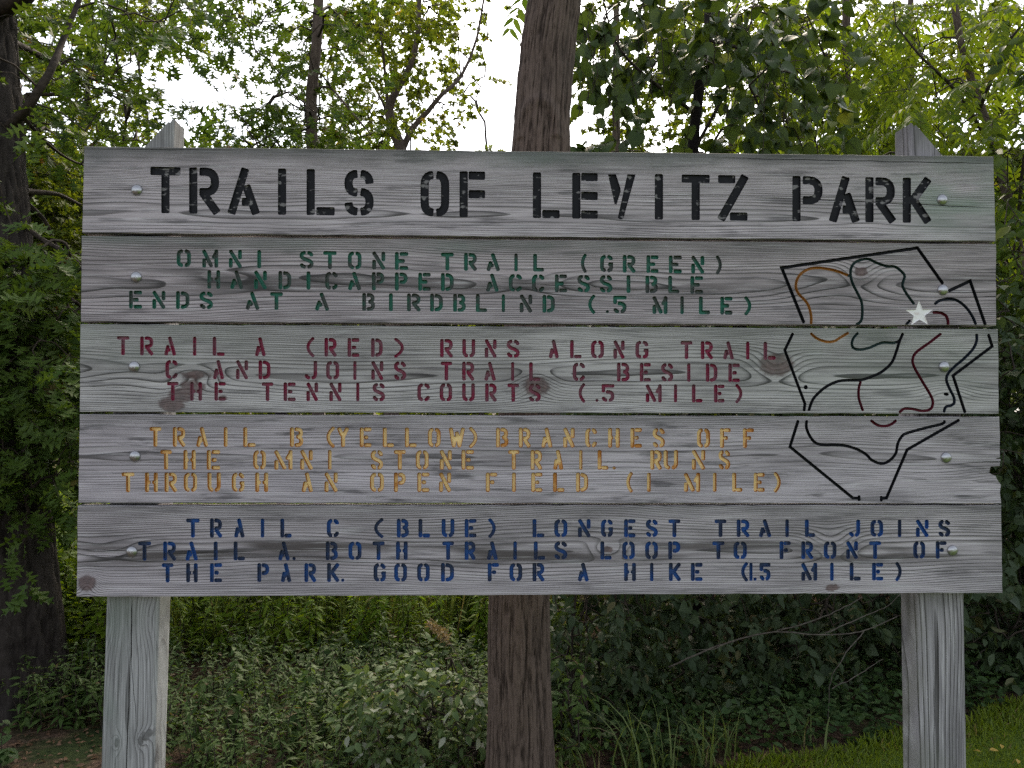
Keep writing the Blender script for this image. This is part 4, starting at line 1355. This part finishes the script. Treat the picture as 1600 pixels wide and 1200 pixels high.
b.build('crown', [L_GRAPE, TWIG], vt, origin=vb)

# ------------------------------------------------------------------ trees with feathery compound leaves at the right
def feather_tree(label, tpts, r0, blocks, limbs, size=0.085, dist=6, nper=2, leafm=None):
    path = wpath(tpts, 26)
    bz = gz(path[0])
    path[0] = bz
    t = empty('sumac_tree', bz + (0, 0, 0.05), label, 'tree', 'feather-leaved trees at the right')
    b = MB()
    trunk_mesh(b, path, np.linspace(r0, r0 * 0.4, len(path)), 30, 0, 0.004, 14, 0.06, int(dist * 3), 0.2)
    b.build('trunk', BARK_THIN, t, origin=bz)
    s = Skel(path[3:], r0 * .9, r0 * .4)
    for f in limbs: s.limb(wpath(f, 14), r0 * 0.35, 0.005)
    T = np.concatenate(blocks)
    d = s.reach(T, 0.1, step=0.3)
    b = MB()
    compound(b, T, d, size, 9, 0.46, 0, 1, nper)
    s.emit(b, 1, 0.0026, 0.42, 0.02)
    b.build('crown', [leafm or L_SUMAC, TWIG], t, origin=bz)


pa = lambda sz, ds: lpx(sz, ds, .16)
feather_tree('bright green feather-leaved tree behind the top right corner of the sign',
             [(1650, 1060, 6.2), (1640, 800, 6.2), (1610, 500, 6.2), (1560, 250, 6.3), (1500, 60, 6.4), (1470, -200, 6.4)], 0.055,
             [cell_targets(34, 42, 0, 6, pa(.085, 6), 36, 5.2, 7.2, 0.42), cell_targets(33, 42, -6, 0, pa(.085, 6), 36, 5.2, 7.2, 0.5, 6.5), cell_targets(37, 43, 6, 12, pa(.085, 6), 36, 5.4, 7.2, 0.7, 7)],
             [[(1560, 250, 6.3), (1500, 150, 6.0), (1440, 90, 5.8), (1400, 40, 5.8)], [(1590, 400, 6.2), (1600, 250, 5.9), (1640, 120, 5.7)], [(1530, 170, 6.3), (1580, 60, 6.0), (1640, 0, 6.0)]])
feather_tree('yellow-green feather-leaved tree filling the gap above PARK, behind the heart-leaved tree',
             [(1330, 1040, 7.6), (1335, 700, 7.6), (1330, 300, 7.6), (1322, 60, 7.6), (1318, -200, 7.6)], 0.06,
             [cell_targets(29, 36, 0, 6, pa(.09, 7.5), 36, 6.8, 8.4, 0.5), cell_targets(28, 37, -6, 0, pa(.09, 7.5), 36, 6.6, 8.4, 0.5, 6.5), cell_targets(29, 38, 6, 12, pa(.09, 7.5), 36, 6.8, 8.4, 0.5, 6)],
             [[(1325, 180, 7.6), (1290, 90, 7.4), (1260, 20, 7.2)], [(1328, 250, 7.6), (1390, 150, 7.4), (1430, 60, 7.3)]], 0.09, 7.6)

# ------------------------------------------------------------------ farther trees
FAR = [(-60, 14, -4, 3, 'leftmost', 0.16), (110, 17, 2, 8, '', .09), (235, 21, 5, 10, '', .05), (440, 18, 9, 15, '', .07), (752, 20, 15, 20, '', .07), (960, 15, 21, 27, '', .13), (1130, 18, 26, 31, '', .15), (1300, 16, 30, 35, '', .15), (1450, 19, 34, 39, '', .15), (1640, 15, 37, 44, '', .14)]
LAB = ['yellow-green tree far behind the big oak at the left edge', 'pale leafy tree beyond the left end of the sign', 'low far tree under the open sky gap left of the slender trunk', 'far tree showing between the slender leaning trunk and the forked one',
       'far tree under the small sky gaps beside the furrowed trunk', 'far bright tree seen through the heart-shaped leaves beside the furrowed trunk', 'far pale tree seen through the right part of the heart-leaved tree',
       'far green tree hidden behind the feather leaves above PARK', 'far green tree behind the pointed top of the right post', 'far tree at the right edge showing beside the board ends']
for k, (px, ds, c0, c1, _, r) in enumerate(FAR):
    jx = rng.uniform(-20, 20)
    sub = 3 if 240 < px < 900 else (2 if px < 240 else 1)
    kk = 0.55
    bl = [cell_targets(c0, c1, 0, 6, lpx(.15, ds), 14, ds - 1.6, ds + 1.6, kk, None, 0, sub),
          cell_targets(c0, c1, -5, 0, lpx(.16, ds), 14, ds - 1.6, ds + 1.6, 0.3, 4.5 if not 200 < px < 420 else 1.5),
          cell_targets(c0, c1, 6, 15, lpx(.15, ds), 14, ds - 1.6, ds + 1.6, 1.2, 9.2)]
    mid_tree('distant_tree', LAB[k], ds, [(px, 720, ds), (px + jx * .3, 500, ds), (px + jx, 250, ds)] + ([] if 200 < px < 800 else [(px + jx * 1.5, 60, ds), (px + jx, -150, ds)]), r, r * .3, bl, L_FAR if k % 2 else L_YEL, MAPLE, 0.16, 14, [], 'trees farther back behind the sign', None, 0.6, 0.005)

# far wood edge that closes the view under the crowns
b = MB()
n = 26000
a = rng.uniform(-1.0, 1.0, n)
dist = rng.uniform(26, 34, n)
P = np.stack([CAM[0] + dist * np.tan(a), CAM[1] + dist, np.zeros(n)], 1)
top = 3.8 + 3.0 * vnoise(P[:, 0] * 0.35 + 30, 0 * a, 8) + np.clip(P[:, 0], 0, 12) * 0.16
P[:, 2] = -0.6 + rng.uniform(0, 1, n) ** 0.8 * top
add_leaves(b, MAPLE, P, rvec(n) + [0, 0, -.4], rvec(n, .7) + [0, 0, 1], rng.uniform(.3, .55, n))
tag(b.build('distant_woodland', L_FAR), 'dense far woodland edge closing the view low behind all the nearer trees', 'woodland', kind='stuff')

# ------------------------------------------------------------------ thicket at the right, below the sign
def shrub(name, label, px0, px1, py0, py1, d0, d1, leafm, tmpl, size, n_t, n=9, L=0.28, droop=0.5, group=None, stems=6, hide=0.4, flat=0.6, cat='bush'):
    cx = (px0 + px1) / 2
    bz = gz(at(cx, 1100, (d0 + d1) / 2))
    t = empty(name, bz + (0, 0, 0.05), label, cat, group)
    T = []
    while len(T) < n_t:
        py = rng.uniform(py0, py1) if rng.random() > hide else rng.uniform(py0 - 420, py0)
        p = at(rng.uniform(px0, px1), py, rng.uniform(d0, d1))
        if p[2] > ground_h(p[0], p[1]) + 0.03: T.append(p)
    T = np.array(T)
    s = Skel(np.array([bz, bz + (0, 0, 0.08)]), 0.012, 0.01)
    for k in range(stems):
        e = T[rng.integers(len(T))] * 1.0
        q = np.linspace(0, 1, 8)[:, None]
        st = bz + (rng.normal(0, .12), rng.normal(0, .12), 0)
        path = st + (e - st) * q + np.array([0, 0, 0.5])[None] * np.sin(q * math.pi) * 0.5 + np.cumsum(rng.normal(0, .02, (8, 3)), 0)
        s.limb(path, 0.008, 0.003)
    d = s.reach(T, 0.0, 0.06, 0.2)
    b = MB()
    s.emit(b, 0, 0.0018, 0.40, 0.008, 5)
    b.build('branches', TWIG, t, origin=bz)
    b = MB()
    if tmpl is HEART:
        h_ = len(T) * 2 // 5
        sprays(b, T[:h_], d[:h_], HEART, size, n, L, flat, droop, 0, None, 0.8, 0.4, 0.8)
        sprays(b, T[h_:], d[h_:], OVAL, size * .8, n + 3, L, flat, droop, 0, None, 0.8, 0.4, 0.8)
    else:
        sprays(b, T, d, tmpl, size, n, L, flat, droop, 0, None, 0.8, 0.35, 0.8)
    b.build('foliage', leafm, t, origin=bz)
    return t


TH = 'shrubs of the dark thicket'
shrub('thicket_shrub', 'dark shrub with small pale-edged leaves right of the furrowed trunk, below the board', 862, 1010, 925, 1165, 3.65, 4.5, L_SHRUB, OVAL, 0.052, 270, 11, 0.26, 0.4, TH)
shrub('thicket_shrub', 'dark thicket shrub below the words A HIKE, hung with dead twigs', 985, 1190, 925, 1165, 3.9, 4.9, L_SHRUB, HEART, 0.056, 330, 10, 0.28, 0.5, TH)
shrub('thicket_shrub', 'dark vine-covered shrub just left of the right post', 1170, 1430, 925, 1160, 4.0, 5.0, L_SHRUB, HEART, 0.062, 360, 10, 0.28, 0.55, TH)
shrub('thicket_shrub', 'vine-covered shrub with large leaves right of the right post', 1480, 1680, 900, 1130, 3.9, 4.9, L_SHRUB, HEART, 0.066, 320, 10, 0.30, 0.55, TH)
shrub('thicket_shrub', 'tall mixed shrub standing beside the right ends of the boards', 1530, 1720, 430, 900, 4.2, 5.4, L_GRAPE, OVAL, 0.095, 300, 10, 0.34, 0.45, TH, hide=0.05)
shrub('thicket_shrub', 'deep shaded shrub at the back of the thicket', 900, 1330, 930, 1060, 5.2, 6.6, L_SHRUB, OVAL, 0.09, 420, 11, 0.34, 0.4, TH, hide=0.5)
shrub('thicket_shrub', 'shaded shrub behind the right post at the back of the thicket', 1300, 1720, 900, 1050, 5.2, 6.6, L_SHRUB, OVAL, 0.09, 420, 11, 0.34, 0.4, TH, hide=0.5)
shrub('bramble_bush', 'low bramble with pale whitish leaves left of the furrowed trunk', 560, 765, 1055, 1215, 3.15, 3.8, L_PALE, OVAL, 0.040, 230, 10, 0.18, 0.3, None, 5, 0.0, 0.9)
shrub('leafy_bush', 'small bush with feathery leaves at the foot of the furrowed trunk', 855, 915, 1020, 1190, 3.3, 3.7, L_MUG, OVAL, 0.04, 46, 10, 0.16, 0.3, None, 4, 0.0, 0.9)

# dead branch across the thicket
db = at(1215, 1000, 3.7)
b = MB()
for pts, r in (([(1045, 1042, 3.75), (1090, 1022, 3.7), (1140, 1002, 3.7), (1215, 985, 3.65), (1290, 990, 3.65), (1350, 985, 3.7), (1405, 962, 3.75)], .0045), ([(1215, 985, 3.65), (1270, 968, 3.6), (1310, 950, 3.6), (1345, 930, 3.6)], .0035),
               ([(1290, 990, 3.65), (1340, 968, 3.7), (1380, 950, 3.7), (1412, 925, 3.7)], .003), ([(1140, 1002, 3.7), (1110, 1015, 3.6), (1075, 1020, 3.6)], .002), ([(1300, 1075, 3.6), (1340, 1055, 3.6), (1380, 1030, 3.65)], .0025), ([(1350, 985, 3.7), (1320, 1030, 3.6), (1300, 1075, 3.6), (1302, 1150, 3.6)], .0028)):
    p = wpath(pts, 22)
    p = p + np.cumsum(rng.normal(0, .0025, p.shape), 0)
    b.tube(p, np.linspace(r, r * .5, len(p)), 6, 0)
tag(b.build('dead_branch', DEADTWIG, origin=db), 'bare pale dead branch lying across the dark thicket left of the right post', 'branch')

# ------------------------------------------------------------------ weeds left of the furrowed trunk
def weeds(mb, bases, hts, tmpl, size, nl, mat=0, stem=1, wide=1.0, lean=0.22, droop=0.4, plume=None):
    pos, ax, nr, sz = [], [], [], []
    pp, pax, psz = [], [], []
    for p, h in zip(bases, hts):
        ln = rng.normal(0, lean, 3) * h
        ln[2] = 0
        q = np.linspace(0, 1, 5)[:, None]
        path = p[None] + np.array([0, 0, h])[None] * q + ln[None] * q * q
        mb.tube(path, np.linspace(.0032, .0012, 5), 3, stem)
        n = max(5, int(nl * h / 0.6))
        s = rng.uniform(0.12, 1.0, n)
        C = p[None] + np.array([0, 0, h])[None] * s[:, None] + ln[None] * (s * s)[:, None]
        th = np.arange(n) * 2.4 + rng.uniform(0, 6)
        a = np.stack([np.cos(th), np.sin(th), rng.uniform(-droop, 0.5, n)], 1)
        pos.append(C); ax.append(a)
        nr.append(np.array([0, 0, 1.0])[None] + rvec(n, .35))
        sz.append(size * (1.15 - 0.6 * s) * rng.uniform(.7, 1.2, n))
        if plume is not None and rng.random() < 0.3:
            k = 14
            ss = rng.uniform(.8, 1.08, k)
            pp.append(p[None] + np.array([0, 0, h])[None] * ss[:, None] + ln[None] * (ss * ss)[:, None])
            pax.append(rvec(k) + [0, 0, .6]); psz.append(rng.uniform(.02, .05, k))
    add_leaves(mb, tmpl, np.concatenate(pos), np.concatenate(ax), np.concatenate(nr), np.concatenate(sz), mat, wide)
    if pp: add_leaves(mb, LANCE, np.concatenate(pp), np.concatenate(pax), rvec(sum(map(len, pp))), np.concatenate(psz), plume)


def bases_in(n, px0, px1, d0, d1, pw=1.0):
    out = []
    for _ in range(n):
        d = d0 + (d1 - d0) * rng.random() ** pw
        q = at(rng.uniform(px0, px1), 640, d)
        out.append(gz(q, -0.02))
    return np.array(out)


b = MB()
B_ = bases_in(1500, -250, 900, 4.7, 12, 1.3)
weeds(b, B_, rng.uniform(.22, .55, len(B_)) + .09 * (4.5 + B_[:, 1] - 4.7).clip(0, 5), LANCE, .095, 40, 0, 1, 1.15, .2, .4, 2)
B_ = bases_in(600, -60, 190, 4.2, 6.5)
weeds(b, B_, rng.uniform(.4, .95, len(B_)), OVAL, .085, 24, 0, 1, 1.0, .2, .4)
n = 9000
q = bases_in(n, -250, 900, 5.0, 11)
add_leaves(b, BLADE, q, rvec(n, .22) + [0, 0, 1], rvec(n), rng.uniform(.3, .75, n), 2, .55)
tag(b.build('tall_weeds', [L_WEED, TWIG, L_TUFT]), 'bright yellow-green tall weeds filling the clearing behind the left half of the sign', 'weeds', kind='stuff')
b = MB()
B_ = bases_in(460, 225, 800, 3.22, 4.5)
weeds(b, B_, rng.uniform(.10, .40, len(B_)), LANCE, .058, 64, 0, 1, 1.2, .25, .35)
B_ = bases_in(340, 40, 260, 3.75, 5.0)
weeds(b, B_, rng.uniform(.15, .4, len(B_)), LANCE, .062, 40, 0, 1, 1.6, .25, .35)
tag(b.build('mugwort_weeds', [L_MUG, TWIG]), 'dark grey-green feathery weeds in front, between the left post and the furrowed trunk', 'weeds', kind='stuff')
b = MB()
n = 30000
q = np.stack([rng.uniform(-5, 4.5, n), rng.uniform(1.1, 9, n), np.zeros(n)], 1)
q[:18000, 1] = rng.uniform(1.1, 2.8, 18000)
q[:18000, 0] = rng.uniform(-1.2, 3.6, 18000)
q = q[(q[:, 1] > .26 * q[:, 0] + 1.12 + .25 * (vnoise(q[:, 0] * 4, q[:, 1] * 4, 31) - .5)) & ((q[:, 0] > -1.1) | (q[:, 1] > 2.1)) & ((q[:, 0] > .35) | (q[:, 1] > 1.5))]
n = len(q)
q[:, 2] = ground_h(q[:, 0], q[:, 1]) + rng.uniform(.0, .22, n) ** 1.2
add_leaves(b, OVAL, q, np.stack([rng.normal(0, 1, n), rng.normal(0, 1, n), rng.uniform(-.1, .7, n)], 1), rvec(n, .4) + [0, 0, 1], rng.uniform(.025, .06, n))
n = 5000        # brown litter on the bare soil
q = np.stack([rng.uniform(-3.2, 1.2, n), rng.uniform(.7, 2.6, n), np.zeros(n)], 1)
q[:, 2] = ground_h(q[:, 0], q[:, 1]) + rng.uniform(.004, .014, n)
add_leaves(b, OVAL, q, np.stack([rng.normal(0, 1, n), rng.normal(0, 1, n), rng.normal(0, .2, n)], 1), rvec(n, .3) + [0, 0, 1], rng.uniform(.015, .036, n), 1)
tag(b.build('ground_cover', [L_IVY, L_LITTER]), 'low leafy ground cover on the forest floor under the weeds and shrubs', 'ground cover', kind='stuff')


def one_weed(name, label, px, dist, h, tmpl, size, nl, leafm, lean=.1, group=None, wide=1.0):
    p = gz(at(px, 640, dist), -.01)
    t = empty(name, p, label, 'plant', group)
    b = MB()
    weeds(b, [p], [h], tmpl, size, nl, 0, 1, wide, lean, .5)
    b.build('foliage', [leafm, TWIG], t, origin=p)


MW = 'mugwort stems in front of the weeds'
one_weed('mugwort_plant', 'upright mugwort stem with paired pale leaves, nearest to the left post', 312, 3.55, .34, LANCE, .075, 90, L_MUG, .1, MW, 2.2)
one_weed('mugwort_plant', 'pale upright mugwort stem in the middle of the gap below the sign', 378, 3.6, .44, LANCE, .08, 90, L_MUG, .1, MW, 2.2)
one_weed('mugwort_plant', 'bushy mugwort stem halfway between the left post and the furrowed trunk', 470, 3.6, .40, LANCE, .08, 100, L_MUG, .15, MW, 2.2)
one_weed('mugwort_plant', 'mugwort stem just left of the whitish bramble', 548, 3.55, .36, LANCE, .075, 90, L_MUG, .15, MW, 2.2)
one_weed('broadleaf_sprout', 'young sprout with broad green leaves in the bottom left corner', 14, 3.35, .22, OVAL, .085, 50, L_IVY, .1, None, 1.3)

# dried goldenrod stalk
p0, p1 = gz(at(772, 640, 3.75)), at(672, 975, 3.55)
b = MB()
q = np.linspace(0, 1, 12)[:, None]
path = p0 + (p1 - p0) * q + np.array([0, 0, .10])[None] * np.sin(q * math.pi)
b.tube(path, np.linspace(.003, .0015, 12), 5, 0)
n = 260
s = rng.uniform(.72, 1.02, n)
P = np.stack([np.interp(s, q[:, 0], path[:, i]) for i in range(3)], 1) + rvec(n, .010)
add_leaves(b, LANCE, P, rvec(n) + [0, 0, .5], rvec(n), rng.uniform(.012, .03, n), 1)
tag(b.build('dried_stalk', [DEADTWIG, L_PLUME], origin=p0), 'dry tan seed plume on a leaning stalk left of the furrowed trunk', 'plant')

# ------------------------------------------------------------------ grass
TG = 'tall grass tufts at the edge of the lawn'
def tuft(px, py, dist, h, nb, label, leafm=L_TUFT, spread=.25):
    p = gz(at(px, 640, dist), -.01)
    t = MB()
    for _ in range(nb):
        l = h * rng.uniform(.5, 1.15)
        az = rng.uniform(0, 6.28)
        out = rng.uniform(.1, .75) * l
        q = np.linspace(0, 1, 6)[:, None]
        dv = np.array([math.cos(az), math.sin(az), 0])
        st = p + np.array([rng.normal(0, .03), rng.normal(0, .03), 0])
        c = st + np.array([0, 0, 1.0])[None] * (l * (q - .35 * q ** 3 * (out / l) * 1.6)) + dv[None] * out * q ** 2
        side = np.cross(dv, [0, 0, 1.0])
        w = (.0042 * (1 - q ** 1.6) + .0004) * rng.uniform(.7, 1.3)
        v = np.concatenate([c - side * w, c + side * w + np.array([0, 0, .0008])])
        k = np.arange(5)
        t.add(v, np.stack([k, k + 1, k + 7, k + 6], 1))
    tag(t.build('grass_tuft', leafm, origin=p), label, 'grass tuft', TG)


tuft(915, 1190, 3.32, .28, 10, 'thin grass tuft nearest the foot of the furrowed trunk')
tuft(985, 1190, 3.35, .40, 18, 'tallest grass tuft, right of the furrowed trunk at the lower edge')
tuft(1030, 1190, 3.35, .36, 17, 'broad grass tuft with arching blades in front of the dark thicket')
tuft(1095, 1180, 3.4, .26, 22, 'yellowish grass tuft with a dry centre where the lawn begins')
tuft(1130, 1170, 3.5, .26, 16, 'small grass tuft at the lawn edge left of the right post')
tuft(1250, 1160, 3.55, .2, 14, 'short grass tuft against the thicket close to the right post')
tuft(870, 1195, 3.25, .2, 14, 'short grass tuft touching the furrowed trunk')

b = MB()
n = 150000
X = rng.uniform(-.9, 3.4, n)
Y = rng.uniform(-.4, 2.3, n)
ok = (Y < .26 * X + 1.03 + (vnoise(X * 3, Y * 3, 21) - .5) * .35) & (X > -.6)
X, Y = X[ok], Y[ok]
n = len(X)
P = np.stack([X, Y, ground_h(X, Y) - .004], 1)
edge = np.clip((Y - (.26 * X + .85)) / .2, 0, 1)
add_leaves(b, BLADE, P, rvec(n, .7) + [0, 0, 1], rvec(n), rng.uniform(.014, .036, n) * (1 + edge), 0, 2.6)
tag(b.build('lawn_grass', L_GRASS), 'short mown green grass of the lawn around the right post', 'grass', kind='stuff')

FL = 'fallen yellow leaves on the lawn'
src = None
for i, (px, py) in enumerate(((1546, 1158), (1532, 1160), (1565, 1152), (1180, 1182), (1552, 1190), (1590, 1172))):
    d = rays([px], [py])[0]
    t_ = (CAM[2] - 0.085) / -d[2]
    p = CAM + d * t_
    p[2] = float(ground_h(p[0], p[1])) + .028
    b = MB()
    add_leaves(b, OVAL, [p], [[math.cos(i * 2.1), math.sin(i * 2.1), .1]], [[.2, -.3, 1]], [.034 if i else .042])
    tag(b.build('fallen_leaf', L_DRY, origin=p), ['large pale yellow fallen leaf on the lawn beside the right post', 'orange fallen leaf lying closest to the right post', 'small yellow fallen leaf on the lawn near the thicket right of the post',
        'yellow fallen leaf in the grass left of the right post', 'yellow fallen leaf low on the lawn at the bottom edge', 'yellow fallen leaf on the lawn at the right edge of the picture'][i], 'leaf', FL)
